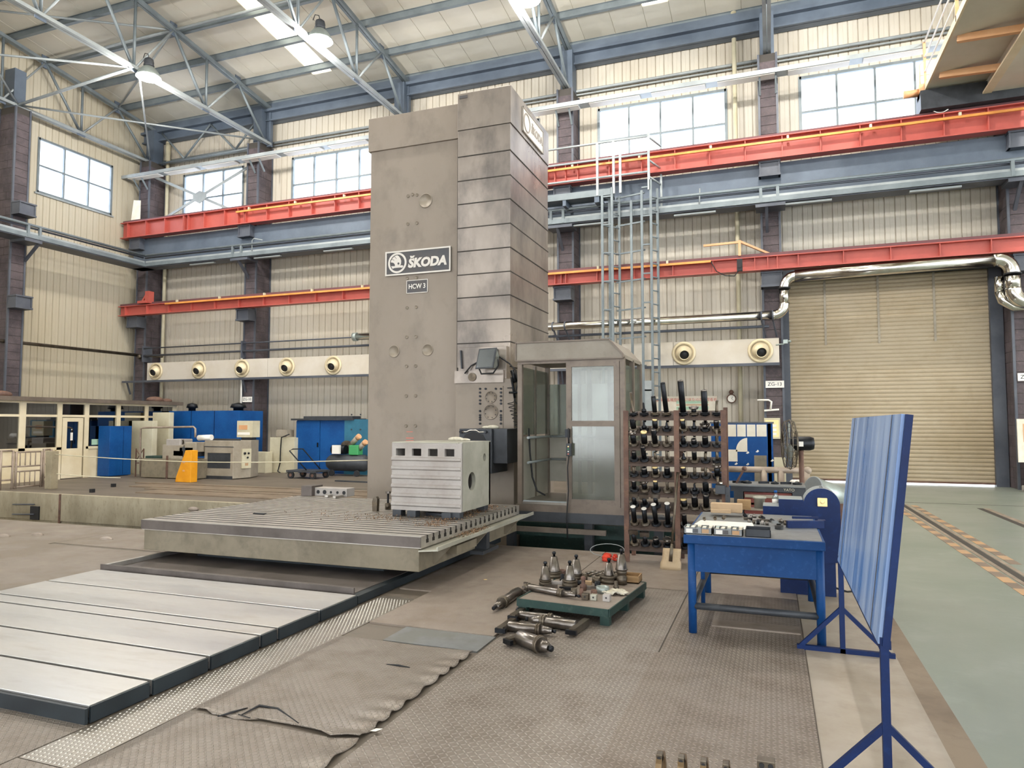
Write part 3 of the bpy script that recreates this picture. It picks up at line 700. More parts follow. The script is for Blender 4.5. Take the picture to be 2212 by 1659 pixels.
# thin pipes on brackets
th = thing('wall_pipes','pair of thin dark pipes along the back wall above the white duct','pipe',(-15,21.3,4.5))
obj('pipe', MB().cyl((-24.2,21.3,4.45),(.0,21.3,4.5),.04,n=8), 'steel_dk', th); obj('pipe', MB().cyl((-24.2,21.3,4.75),(-7.5,21.3,4.8),.025,n=8), 'steel_dk', th)
for x in (-23.9,-18.9): obj('pipe_clip', MB().box(x-.03,x+.03,21.25,21.7,4.2,4.85), 'steel_dk', th)
solo('wall_pipe','brown pipe along the left wall above the office roof','pipe',MB().cyl((-24.3,8,4.47),(-24.3,21.4,4.5),.06,n=8).cyl((-24.3,21.4,4.5),(-23.0,21.4,4.4),.05,n=8).sphere((-24.1,21.3,4.42),.1),'tool_b',(-24.3,15,4.45))
# polished steam pipe with bends
sp = thing('steam_pipe','shiny metal-clad pipe stepping up over the roller door','pipe',(-3,21.0,4.7))
def arc(c,r,a0,a1,n=6): return [(c[0]+r*math.cos(R(a0+(a1-a0)*i/n)),21.0,c[1]+r*math.sin(R(a0+(a1-a0)*i/n))) for i in range(n+1)]
obj('pipe_run', MB().cyl((-13.6,21.0,4.75),(.12,21.0,4.77),.125,n=20), 'chrome', sp)
obj('pipe_elbow', MB().tube([(.1,21,4.77)]+arc((.12,5.07),.3,-90,0)+[(.42,21,5.1)],.135,20), 'chrome', sp)
obj('pipe_run', MB().cyl((.42,21,5.05),(.42,21,5.55),.13,n=20), 'chrome', sp)
obj('pipe_elbow', MB().tube([(.42,21,5.52)]+arc((.72,5.55),.3,180,90)+[(.75,21,5.85)],.14,20), 'chrome', sp)
obj('pipe_run', MB().cyl((.7,21,5.85),(5.5,21,5.93),.17,n=20), 'chrome', sp)
obj('pipe_elbow', MB().tube([(5.45,21,5.92)]+arc((5.5,5.57),.36,90,0)+[(5.86,21,5.5)],.18,20), 'chrome', sp)
obj('pipe_run', MB().cyl((5.86,21,5.55),(5.86,21,5.1),.17,n=20), 'chrome', sp)
obj('pipe_elbow', MB().tube([(5.86,21,5.15)]+arc((6.2,5.12),.34,180,270)+[(8.5,21,4.78)],.18,20), 'chrome', sp)
obj('pipe_run', MB().cyl((5.62,21.2,5.5),(5.62,21.2,5.1),.11,n=16).tube([(5.62,21.2,5.12),(5.68,21.2,4.88),(5.9,21.2,4.7),(8.5,21.2,4.6)],.12,16), 'chrome', sp)
for x in (-6.4,-6.0,-.2,.1): obj('pipe_strap', MB().lathe([(.135,-.02),(.15,-.02),(.15,.02),(.135,.02)],16,(x,21,4.76),(1,0,0)).bar((x,21.05,4.65),(x+.1,21.35,4.2),.04), 'steel_dk', sp)
obj('pipe_strap', MB().lathe([(.145,-.02),(.165,-.02),(.165,.02),(.145,.02)],16,(.42,21,5.52)).lathe([(.18,-.02),(.2,-.02),(.2,.02),(.18,.02)],16,(5.86,21,5.52)), 'black', sp)
obj('end_cap', MB().cyl((-13.75,21,4.75),(-13.6,21,4.75),.15,n=20), 'galv', sp)

# crane access platform and caged ladder
lad = thing('access_ladder','grey steel caged access ladder with platform and railings right of the machine','ladder',(-4,20.4,0))
Yl = 20.4
obj('platform', MB().box(-7.6,-4.4,Yl,21.0,8.6,8.66).box(-7.6,-4.4,Yl-.02,Yl+.02,8.58,8.78).box(-4.44,-4.4,Yl,21,8.58,8.78), 'steel', lad)
for xa,xb in ((-5.9,-5.8),(-4.9,-4.75)): obj('platform_beam', MB().box(xa,xb,Yl,21.2,8.4,8.6), 'girder', lad)
for z in (9.15,9.7,10.22): obj('railing', MB().cyl((-7.6,Yl,z),(-3.25,Yl,z),.035,n=8), 'steel_lt', lad)
for z in (9.0,9.5,10.2): obj('railing', MB().cyl((-3.25,Yl,z),(-3.0,21.1,z-.05),.03,n=8), 'steel_lt', lad)
for x,z1 in ((-6.7,10.2),(-4.8,10.22),(-4.3,10.2),(-4.1,9.9),(-3.25,10.35)): obj('railing_post', MB().box(x-.035,x+.035,Yl-.03,Yl+.03,8.6,z1), 'steel_lt', lad)
obj('railing_post', MB().box(-3.02,-2.96,21.07,21.13,8.0,10.1), 'steel_lt', lad)
for x,y,z0,z1 in ((-4.66,Yl,0,8.7),(-4.36,Yl,0,8.8),(-4.5,20.68,0,8.7),(-4.2,20.68,0,8.6),(-3.82,20.6,1.5,8.4),(-3.47,Yl,0,8.6),(-3.2,Yl,0,8.9),(-3.05,20.68,0,8.7)):
    obj('stile', MB().box(x-.035,x+.035,y-.03,y+.03,z0,z1), 'steel', lad)
for i in range(21):
    z = .4+i*.4
    obj('rung', MB().cyl((-4.36,Yl,z),(-4.2,20.68,z),.022,n=6), 'steel', lad); obj('rung', MB().cyl((-3.2,Yl,z),(-3.05,20.68,z),.022,n=6), 'steel', lad)
for i in range(10):
    z = .8+i*.86
    obj('cage_hoop', MB().bar((-4.66,Yl,z),(-4.36,Yl,z),.04).bar((-4.66,Yl,z),(-4.5,20.68,z),.03), 'steel', lad); obj('cage_hoop', MB().bar((-3.47,Yl,z+.15),(-3.2,Yl,z+.15),.04), 'steel', lad); obj('cross_bar', MB().bar((-4.3,20.7,z),(-3.4,20.5,z+.02),.045), 'steel', lad)
obj('foot_box', MB().box(-3.47,-3.2,Yl-.02,Yl+.02,1.6,2.95), 'steel_lt', lad)

# travelling crane in the top right corner
cr = thing('bridge_crane','pale orange bridge crane with walkway above the right end of the red beam','crane',(5,18,10.6))
obj('walkway_plate', MB().box(4.05,5.42,2,21.4,10.6,10.66), 'cranegr', cr); obj('walkway_edge', MB().box(4.02,4.07,2,21.4,10.58,10.75), 'crane', cr)
obj('girder', MB().box(5.42,6.25,2,21.7,10.25,11.6), 'cranegr', cr); obj('girder_flange', MB().box(5.3,5.5,2,21.7,10.22,10.27), 'crane', cr)
for y in (8,12,16,18.2,20): obj('support_arm', MB().bar((4.2,y,10.55),(5.42,y-.4,10.35),.12,.16), 'craneor', cr)
obj('end_truck', MB().box(3.9,8.5,20.75,21.4,10.03,10.55), 'dkgrey', cr); obj('end_truck', MB().box(6.6,7.4,20,21.5,10.4,11.4), 'craneor', cr)
for z in (11.1,11.5,11.9): obj('handrail', MB().cyl((4.05,2,z),(4.05,20.85,z),.022,n=6), 'white', cr)
for y in (6,10,14,17.5,20.9): obj('handrail_post', MB().box(4.02,4.08,y-.03,y+.03,10.6,11.92), 'craneor', cr)
obj('buffer', MB().cyl((3.55,21.05,10.62),(3.9,21.05,10.62),.1,n=14).box(3.9,4.15,20.9,21.2,10.4,10.8), 'craneor', cr)
obj('wheel_rim', MB().lathe([(.2,-.03),(.24,-.03),(.24,.03),(.2,.03),(.2,-.03)],24,(4.4,21.0,10.18),(0,1,0)), 'chrome', cr)
obj('guard_loop', MB().tube([(4.0,21.3,10.9),(4.0,21.3,11.5),(4.12,21.3,11.62),(4.4,21.3,11.62),(4.5,21.3,11.5),(4.5,21.3,10.9)],.02,6).cyl((4.0,21.3,11.2),(4.5,21.3,11.2),.015), 'crane', cr)
# ================================================================== THE BORING MILL
# telescopic way cover on the floor
wc = thing('way_cover','flat silver telescopic way cover stepping across the floor at lower left','way cover',(-5.3,4.3,0))
jy = [2.95,3.38,3.86,4.37,4.57,5.11,5.70]
for i,(a,b) in enumerate(zip(jy,jy[1:])):
    t = .104
    s_ = obj('cover_plate', MB().box(-6.95,-3.66,a+.018,b-.014,.012,t), 'bedtop', wc, bev=.003)
    obj('side_strip', MB().box(-3.66,-3.645,a+.018,b-.014,.008,t-.006), 'bedside', s_)
obj('under_frame', MB().box(-6.94,-3.67,2.97,5.72,.008,.06), 'black', wc); obj('front_strip', MB().box(-6.95,-3.65,2.935,2.955,.008,.094), 'bedside', wc)
bd = thing('machine_bed','dark bed and chip tray under the rotary table','machine bed',(-5.3,7.5,0))
obj('bed_body', MB().box(-6.98,-3.66,5.72,9.4,.01,.085), 'bedside', bd)
obj('tray_lip', MB().box(-6.98,-3.72,5.74,5.76,.085,.15), 'tslot_s', bd)
obj('tray_side', MB().box(-6.98,-6.94,5.76,6.9,.085,.14), 'bedtop', bd); obj('tray_floor', MB().box(-6.94,-3.75,5.78,7.0,.085,.092), 'tslot_s', bd)
obj('saddle', MB().box(-6.6,-4.0,6.75,9.2,.085,.2), 'bedside', bd)

# rotary table with T-slots
TX0,TX1,TY0,TY1,TZ = -7.12,-3.36,6.4,9.35,.55
rt_ = thing('rotary_table','large square T-slotted machine table in the middle of the picture','machine table',((TX0+TX1)/2,(TY0+TY1)/2,.19))
poly = [(TY0,.43)]; n = 21; pit = (TY1-TY0)/n
poly.append((TY0,TZ))
for i in range(n-1):
    c = TY0+(i+1)*pit
    poly += [(c-.018,TZ),(c-.018,TZ-.04),(c-.03,TZ-.04),(c-.03,TZ-.08),(c+.03,TZ-.08),(c+.03,TZ-.04),(c+.018,TZ-.04),(c+.018,TZ)]
poly += [(TY1,TZ),(TY1,.43)]
st_ = obj('slotted_top', MB().prism(poly, lambda u,v,h:(h,u,v), TX0, TX1), 'tslot', rt_)
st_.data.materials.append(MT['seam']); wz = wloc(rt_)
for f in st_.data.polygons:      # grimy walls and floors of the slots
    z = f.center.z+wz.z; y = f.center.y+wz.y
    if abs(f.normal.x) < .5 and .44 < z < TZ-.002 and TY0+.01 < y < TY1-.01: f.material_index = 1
obj('table_body', MB().box(TX0+.02,TX1-.03,TY0+.015,TY1-.02,.19,.43), 'olive', rt_, bev=.006)
obj('front_band', MB().box(TX0-.004,TX1,TY0-.012,TY0-.001,.44,.545), 'tslot_s', rt_)
gut = obj('chip_gutter', MB().prism([(0,.40),(.22,.42),(.22,.46),(.205,.46),(.205,.432),(0,.415)], lambda u,v,h:(TX1+u-.02,h,v), TY0-.02, TY1+.05), 'castmach', rt_)
for y in (6.75,7.75,8.85): obj('gutter_arm', MB().prism([(0,.22),(.03,.22),(.2,.41),(0,.41)], lambda u,v,h:(TX1-.03+u,h,v), y-.02,y+.02), 'olive', gut)
obj('side_box', MB().box(TX1-.03,TX1+.1,7.05,7.6,.27,.36), 'olive', rt_); obj('side_post', MB().box(TX1-.03,TX1+.12,7.85,7.95,.15,.42).box(TX1-.03,TX1+.14,7.7,8.2,.15,.19), 'dkgrey', rt_)
# chips
ch = MB()
for i in range(1500):
    t = random.random()
    if t < .55: x = random.gauss(-3.62,.09); y = random.uniform(7.0,9.1)
    elif t < .8: x = random.gauss(-4.4,.5); y = random.gauss(7.5,.16)
    else: x = random.uniform(TX1+.02,TX1+.17); y = random.gauss(7.5,.22)
    x = min(x, TX1+.17); z = TZ if x < TX1-.01 else .435
    z += random.random()*.02; a = random.random()*6.3; l = random.uniform(.006,.018)
    dx,dy = math.cos(a)*l, math.sin(a)*l
    ch.add([(x,y,z),(x+dx,y+dy,z+.004),(x+dx-dy*.5,y+dy+dx*.5,z+.012),(x-dy*.4,y+dx*.4,z+.006)],[(0,1,2,3)])
setp(obj('metal_chips', ch, 'chips', at=(-3.7,8,TZ)), 'brown curled metal chips heaped along the table edge','chips',kind='stuff')

# workpiece
WX0,WX1,WY0,WY1,WB,WT = -4.47,-3.52,7.72,8.66,.63,1.47
wk = thing('cast_workpiece','grey ribbed cast iron box clamped on the machine table','workpiece',((WX0+WX1)/2,(WY0+WY1)/2,WB))
w_ = .05; prof = [(w_,WB),(0,WB)]; zr = WB
hh = (1.30-WB)/6
for i in range(6):
    z = WB+i*hh; prof += [(0,z+.0),(0,z+hh*.42),(-.02,z+hh*.55),(-.02,z+hh*.78),(0,z+hh*.9)]
prof += [(0,1.30),(w_,1.30)]
obj('ribbed_front', MB().prism(prof, lambda u,v,h:(h,WY0+u,v), WX0, WX1), 'cast', wk)
fr = MB().box(WX0,WX1,WY0,WY0+w_,1.39,WT-.012)
wxs = [WX0+.055+i*.225 for i in range(4)]; xx = WX0
for a in wxs: fr.box(xx,a,WY0,WY0+w_,1.30,1.39); xx = a+.13
fr.box(xx,WX1,WY0,WY0+w_,1.30,1.39); obj('window_band', fr, 'cast', wk)
obj('top_plate', MB().box(WX0,WX1-.04,WY0,WY1,WT-.012,WT), 'castmach', wk, bev=.004)
obj('left_wall', MB().box(WX0,WX0+.05,WY0+w_,WY1,WB,WT-.012), 'cast', wk); obj('rear_wall', MB().box(WX0,WX1,WY1-.05,WY1,WB,WT-.012), 'cast', wk)
fn = lambda u,v,h:(h,u,v); sm = MB()
sm.holed(WY0+.04,WY0+.55,WB,WT,WY0+.33,.98,.115,fn,WX1-.05,WX1); sm.holed(WY0+.55,WY1,WB,WT,WY0+.74,1.26,.05,fn,WX1-.05,WX1)
obj('machined_side', sm, 'castmach', wk)
for i,(x,y) in enumerate(((WX0+.08,WY0+.05),(WX0+.3,WY0+.02),(WX1-.16,WY0-.02),(WX1-.06,WY0+.02),(WX1-.08,WY1-.08),(WX0+.1,WY1-.1))):
    lab = ['under the front left corner','by the left jack','with the clamp bolt beside it','under the front right corner','under the rear right corner','under the rear left corner'][i]
    solo('packing_block','dark steel packing block %s of the workpiece' % lab,'block',MB().box(x-.06,x+.06,y-.06,y+.06,TZ,WB if i!=2 else WB+.06 if False else WB),'dkgrey',(x,y,TZ),'packing blocks under the workpiece',bev=.004)
def clampbolt(px,py,h,label):
    q = atZ(px,py,TZ); t = thing('clamp_bolt',label,'bolt',q)
    obj('stud', MB().cyl(q,q+Vector((0,0,h)),.014,n=8), 'tool', t); obj('nut', MB().cyl(q+Vector((0,0,h-.03)),q+Vector((0,0,h)),.034,n=6,smooth=False), 'toolsh', t)
    obj('base', MB().cyl(q,q+Vector((0,0,h*.35)),.04,n=10), 'tool_b', t)
clampbolt(965,1108,.16,'clamp bolt standing before the workpiece front near its right corner'); clampbolt(838,1100,.24,'tall clamp bolt at the left front of the workpiece')
q = atZ(812,1104,TZ); solo('clamp_strap','short upright clamp strap left of the workpiece','clamp',MB().prism([(-.05,0),(.04,0),(.05,.16),(.02,.19),(-.03,.19),(-.06,.12)],lambda u,v,h:(q.x+u*.7,q.y+h,q.z+v),-.03,.03),'tool_b',q)
q = atZ(950,1112,TZ); solo('clamp_bar','flat clamp bar lying before the workpiece','clamp',MB().prism([(-.15,-.04),(.1,-.05),(.15,0),(.1,.05),(-.15,.04)],lambda u,v,h:(q.x+u,q.y+v-.05,q.z+h),0,.03),'dkgrey',q)
# fixture block and loose bars at the rear of the table
q = atZ(650,1071,TZ); fb = thing('fixture_block','grey block with a row of drilled holes at the rear left of the table','fixture',(q.x,q.y,TZ))
obj('end_block', MB().box(q.x,q.x+.2,q.y,q.y+.3,TZ,TZ+.16), 'tslot_s', fb, bev=.006); 
obj('long_block', MB().box(q.x+.2,q.x+.8,q.y+.08,q.y+.3,TZ,TZ+.13), 'cast', fb, bev=.006)
for i in range(5):
    r_ = (.03,.034,.02,.022,.03)[i]; obj('bore', MB().cyl((q.x+.27+i*.12,q.y+.076,TZ+.065),(q.x+.27+i*.12,q.y+.082,TZ+.065),r_,n=16), 'black', fb)
for i,(a,b) in enumerate((((705,1072),(750,1062)),((722,1074),(760,1067)))):
    p1,p2 = atZ(*a,TZ+.02),atZ(*b,TZ+.02); solo('steel_bar','loose flat steel bar beside the drilled block, %s one' % ('longer','shorter')[i],'bar',MB().bar(p1,p2,.05,.03),'tslot',(p1+p2)/2-Vector((0,0,.015)))
q = atZ(562,1110,TZ); solo('floor_wedge','small dark wedge lying on the left of the machine table','wedge',MB().prism([(-.08,-.04),(.1,-.05),(.06,.05),(-.1,.03)],lambda u,v,h:(q.x+u,q.y+v,TZ+h),0,.01),'black',q)

# ---- machine column
TWY = 10.75
tw = thing('machine_column','tall grey boring mill column carrying the name plates','machine column',(-5.8,11.8,-.9))
obj('column_body', MB().box(-6.72,-4.93,TWY,11.95,-.9,.05).box(-6.72,-4.93,TWY,12.9,.05,6.7), 'colpaint', tw, bev=.012)
obj('column_cap', MB().box(-6.76,-4.93,TWY-.03,12.92,6.615,7.23), 'colpaint', tw, bev=.01)
obj('corner_strip', MB().box(-4.985,-4.93,TWY-.012,TWY,.3,6.6), 'seam', tw)
def plug(x,z,r): return obj('plug_cover', MB().lathe([(r,.0),(r,-.012),(r*.9,-.016),(r*.88,-.006),(0,-.006)],20,(x,TWY,z),(0,1,0)), 'plugd', tw)
for z in (5.72,5.22,4.25,3.73,3.21,2.70,2.18,1.66):
    for x in (-5.95,-5.77): plug(x,z,.03)
for x,z,r_ in ((-5.6,5.6,.13),(-6.2,2.97,.11),(-5.54,2.97,.105),(-5.86,5.74,.03)): plug(x,z,r_)
obj('red_stamp', MB().box(-5.95,-5.80,TWY-.003,TWY,1.44,1.46).box(-5.95,-5.80,TWY-.003,TWY,1.40,1.412).box(-5.94,-5.82,TWY-.003,TWY,1.55,1.565), 'redtxt', tw)
# big name plate
SX0,SX1,SZ0,SZ1,SY = -6.37,-5.10,4.315,4.74,TWY-.03
npl = obj('name_plate', MB().box(SX0,SX1,SY,TWY,SZ0,SZ1), 'signdark', tw)
fr = MB(); t = .022
fr.box(SX0-.005,SX1+.005,SY-.012,SY,SZ1-t,SZ1+.005).box(SX0-.005,SX1+.005,SY-.012,SY,SZ0-.005,SZ0+t).box(SX0-.005,SX0+t,SY-.012,SY,SZ0+t,SZ1-t).box(SX1-t,SX1+.005,SY-.012,SY,SZ0+t,SZ1-t)
obj('plate_border', fr, 'signlt', npl)
def sgn(x,y):
    u = (x-180)/1658; yt = 300-170*u; hgt = 630+30*u; v = (y-yt)/hgt
    return SX0+(SX1-SX0)*u, SZ1-(SZ1-SZ0)*v
c = sgn(490,580); rO = .183; rI = .148
em = MB().lathe([(rO,0),(rO,-.012),(rI,-.012),(rI,0),(rO,0)],40,(c[0],SY,c[1]),(0,1,0),False); obj('emblem_ring', em, 'signlt', npl)
hd = [(320,565),(330,520),(355,470),(400,420),(440,390),(490,375),(530,400),(565,450),(590,520),(585,600),(565,660),(600,640),(640,650),(645,680),(610,712),(575,700),(400,720),(370,740),(350,705),(330,670),(380,668),(430,668),(425,620),(400,585),(360,570)]
fn = lambda u,v,h:(*(lambda p:(p[0],h,p[1]))(sgn(u,v)),)
obj('emblem_head', MB().prism(hd, fn, SY, SY-.01), 'signlt', npl)
e = sgn(522,597); obj('emblem_eye', MB().cyl((e[0],SY-.009,e[1]),(e[0],SY-.0125,e[1]),.02,n=16), 'signdark', npl)
for a,b in (((410,405),(468,465)),((345,488),(408,508))):
    p1,p2 = sgn(*a),sgn(*b); obj('emblem_line', MB().bar((p1[0],SY-.0105,p1[1]),(p2[0],SY-.0105,p2[1]),.004,.008,(0,0,1)), 'signdark', npl)
cc = sgn(1250,540); text('lettering','ŠKODA',.215,'signlt',npl,(cc[0]+.0,SY-.004,cc[1]-.01),FRONT,.006,.16,.011,sx=1.02)
hp = obj('model_plate', MB().box(-5.95,-5.55,TWY-.015,TWY,3.985,4.2), 'signdark', tw)
fr = MB(); fr.box(-5.96,-5.54,TWY-.018,TWY,3.975,3.987).box(-5.96,-5.54,TWY-.018,TWY,4.198,4.21).box(-5.96,-5.948,TWY-.018,TWY,3.98,4.2).box(-5.552,-5.54,TWY-.018,TWY,3.98,4.2); obj('plate_border', fr, 'signlt', hp)
text('lettering','HCW 3',.118,'white',hp,(-5.75,TWY-.017,4.092),FRONT,.003,0,.0015,sx=.88)

# ---- telescopic guards right of the column, and headstock
gd = thing('way_guard','stack of grey telescopic sheet guards right of the machine column','guard',(-4.4,11.6,2.6))
zs = [7.32,6.68,6.22,5.8,5.4,4.99,4.59,4.19,3.8,3.41,3.03,2.62]
for i,(z1,z0) in enumerate(zip(zs,zs[1:])):
    g = .02 if i == 0 else .004*(i%2)
    o = obj('guard_segment', MB().box(-4.915,-3.965+g,10.6-g,12.68,z0+.004,z1), 'cover', gd, bev=.006)
    if i == 0: gtop = o
    obj('segment_lip', MB().box(-4.915,-3.955,10.592,12.68,z0+.0,z0+.014), 'seam', o)
px = -3.94
p0,p1 = atX(1128,226,px),atX(1172,345,px)
ya,yb,za,zb = p0.y,p1.y,6.76,7.2
sp_ = obj('side_plate', MB().box(px,px+.012,ya,yb,za,zb), 'signlt', gtop)
fr = MB(); fr.box(px+.012,px+.02,ya,yb,zb-.02,zb).box(px+.012,px+.02,ya,yb,za,za+.02).box(px+.012,px+.02,ya,ya+.02,za,zb).box(px+.012,px+.02,yb-.02,yb,za,zb); obj('plate_border', fr, 'plugd', sp_)
obj('emblem_ring', MB().lathe([(.17,0),(.17,.008),(.145,.008),(.145,0),(.17,0)],32,(px+.012,ya+.22,(za+zb)/2),(1,0,0),False), 'plugd', sp_)
text('lettering','ŠKODA',.2,'plugd',sp_,(px+.013,(ya+.4+yb)/2,(za+zb)/2-.01),RIGHT,.004,.16,.008,sx=.95)
obj('type_tag', MB().box(-4.88,-4.73,10.572,10.58,7.23,7.28), 'signdark', gtop); obj('lifting_eye', MB().tube([(-4.87,10.7,7.32),(-4.87,10.7,7.37),(-4.84,10.7,7.37),(-4.84,10.7,7.32)],.008,6), 'tool', gtop)

hs = thing('headstock','grey headstock with bolted spindle cover below the sheet guards','headstock',(-4.35,11,-.6))
HY = 10.42
obj('headstock_body', MB().box(-4.86,-3.83,HY,11.9,-.6,.03).box(-4.86,-3.83,HY,12.6,.03,2.42), 'colpaint', hs, bev=.01)
obj('top_guard', MB().box(-4.82,-3.97,HY+.02,12.5,2.42,2.95), 'cover', hs, bev=.006); obj('guard_ledge', MB().box(-4.86,-4.0,HY-.03,HY+.1,2.36,2.56), 'cover', hs)
for a in (-4.74,-4.14): obj('guard_strip', MB().bar((a,HY+.0,2.6),(a-.02 if a<-4.5 else a+.02,HY+.0,2.9),.05,.02,(1,0,0)), 'dkgrey', hs)
def hp_(px,py): return atY(px,py,HY)
c0,c1 = hp_(1034,835),hp_(1087,925)
obj('spindle_cover', MB().box(c0.x,c1.x,HY-.012,HY,c1.z,c0.z), 'colpaint', hs)
for py,r_ in ((858,.1),(890,.125)):
    cc = hp_(1061,py); o = obj('round_cover', MB().lathe([(r_,0),(r_,-.012),(r_*.96,-.016),(r_*.93,-.016),(r_*.92,-.01),(0,-.01)],32,(cc.x,HY-.012,cc.z),(0,1,0)), 'colpaint', hs)
    for k in range(8):
        a = k*math.pi/4+.3; x,z = cc.x+r_*.75*math.cos(a),cc.z+r_*.75*math.sin(a); obj('screw', MB().cyl((x,HY-.028,z),(x,HY-.02,z),.008,n=6), 'tool', o)
for px in (1038,1083):
    for py in (840,848,856,865,872,888,897,902,907,915): q = hp_(px,py); obj('cover_bolt', MB().cyl((q.x,HY-.03,q.z),(q.x,HY-.01,q.z),.018,n=8), 'tool', hs)
for px in (1050,1072): q = hp_(px,840); obj('cover_bolt', MB().cyl((q.x,HY-.03,q.z),(q.x,HY-.01,q.z),.018,n=8), 'tool', hs)
q = hp_(1022,815); obj('port', MB().cyl((q.x,HY-.05,q.z),(q.x,HY,q.z),.07,n=16), 'tool_b', hs); q = hp_(1036,816); obj('port', MB().lathe([(.09,0),(.09,-.02),(.075,-.02),(.07,0),(0,0)],20,(q.x,HY,q.z),(0,1,0)), 'plugd', hs)
# dark tool-changer box before the headstock
DB = 9.75
db = thing('tool_head_box','dark grey angular box with a curved handle in front of the headstock','machine part',(-4.2,9.9,.9))
pA,pB = atY(992,926,DB),atY(1062,926,DB)
obj('front_box', MB().box(pA.x,pB.x,DB,HY,.95,pA.z), 'dkgrey', db, bev=.008)
pC = atY(1100,930,DB+.15); obj('side_box', MB().box(pB.x,pC.x,DB+.06,HY,1.1,pA.z+.0), 'dkgrey', db, bev=.008)
obj('recess', MB().prism([(.05,1.45),(.1,1.53),(.24,1.58),(.4,1.53),(.44,1.45)],lambda u,v,h:(pA.x+u,h,v),DB-.004,DB), 'black', db)
obj('handle', MB().tube([(pA.x+.04,DB-.03,1.575),(pA.x+.14,DB-.035,1.575),(pA.x+.2,DB-.04,1.6),(pA.x+.3,DB-.04,1.6),(pA.x+.35,DB-.035,1.57),(pA.x+.44,DB-.03,1.575)],.01,8), 'chrome', db)
for x in (pA.x+.04,pA.x+.44): obj('handle_boss', MB().cyl((x,DB,1.575),(x,DB-.04,1.575),.025,n=10), 'tool', db)
q = atY(1062,920,DB+.1); solo('rag','off-white rag lying on top of the dark box','rag',MB().sphere((q.x,DB+.15,pA.z+.025),.08,10,6,(1.3,.8,.4)).sphere((q.x-.1,DB+.15,pA.z+.02),.07,10,6,(1.2,.8,.35)),'cloth',(q.x,DB+.15,pA.z))
q = atZ(1002,956,WT); solo('rag','crumpled white rag on the rear of the workpiece','rag',MB().sphere((-3.95,8.5,WT+.02),.1,10,6,(1.2,.7,.35)).sphere((-3.83,8.5,WT+.015),.07,10,6,(1.3,.7,.3)),'cloth',(-3.9,8.5,WT))
# work light
wl = thing('work_light','square grey floodlight mounted above the headstock','lamp',(-4.35,HY-.1,2.56))
cc = atY(1053,776,HY-.2); ax = Vector((-.25,-.9,.28)).normalized(); a = ax.cross(Vector((0,0,1))).normalized(); u = a.cross(ax)
def P3(x,y,z): return cc + a*x + u*y + ax*z
def frust(w0,h0,z0,w1,h1,z1):
    return MB().add([P3(-w0,-h0,z0),P3(w0,-h0,z0),P3(w0,h0,z0),P3(-w0,h0,z0),P3(-w1,-h1,z1),P3(w1,-h1,z1),P3(w1,h1,z1),P3(-w1,h1,z1)],[(0,3,2,1),(4,5,6,7),(0,1,5,4),(1,2,6,5),(2,3,7,6),(3,0,4,7)])
obj('housing', frust(.1,.1,-.16,.175,.17,.04), 'galv', wl, bev=.006); obj('lens', frust(.155,.15,.041,.155,.15,.046), 'clear', wl); obj('rim', frust(.178,.172,.03,.178,.172,.042), 'dkgrey', wl)
obj('bracket', MB().tube([P3(-.19,0,-.03),P3(-.2,-.1,-.05),P3(-.12,-.22,-.06),P3(.12,-.22,-.06),P3(.2,-.1,-.05),P3(.19,0,-.03)],.013,8), 'black', wl)
obj('cable', MB().tube([P3(.1,.05,-.16),P3(.25,.05,-.14),P3(.4,-.05,-.1),P3(.47,-.2,-.06)],.012,8), 'black', wl)
# hoses at the headstock edge
ho = thing('coiled_air_hose','thin coiled air hose with a white blow gun hanging at the headstock edge','hose',(-3.85,HY-.1,1.2))
pts = []
p0,p1 = atY(1102,868,HY-.12),atY(1122,930,HY-.12)
for i in range(110):
    t = i/109; a_ = t*2*math.pi*8; r_ = .05; pts.append(p0.lerp(p1,t)+Vector((r_*math.cos(a_),r_*math.sin(a_),0)))
obj('coil', MB().tube(pts,.006,5), 'black', ho)
pts = [atY(1122,930,HY-.12)+Vector((.05*math.cos(k*.7),.02*math.sin(k*1.3)-.02,-.01*k*.35-.06*abs(math.sin(k*.35)))) for k in range(26)]
obj('tangle', MB().tube(pts,.005,5), 'tool_b', ho)
a_,b_ = atY(1120,915,HY-.16),atY(1130,903,HY-.16); obj('blow_gun', MB().bar(a_,b_,.025,.03).bar(b_,atY(1124,900,HY-.16),.02), 'white', ho)
vb = thing('valve_block','small black valve with hoses on the right edge of the headstock','valve',(-3.86,HY-.05,1.9))
for (x0,y0,x1,y1,r_) in ((1105,815,1112,860,.02),(1100,848,1120,848,.018),(1096,838,1108,838,.008),(1106,800,1114,826,.035)): obj('valve_part', MB().cyl(atY(x0,y0,HY-.06),atY(x1,y1,HY-.06),r_,n=8), 'tool', vb)
obj('hose', MB().tube([atY(x,y,HY-.05) for x,y in ((1078,770),(1100,785),(1114,800),(1118,830),(1112,850),(1112,868),(1120,874))],.012,8), 'black', vb)

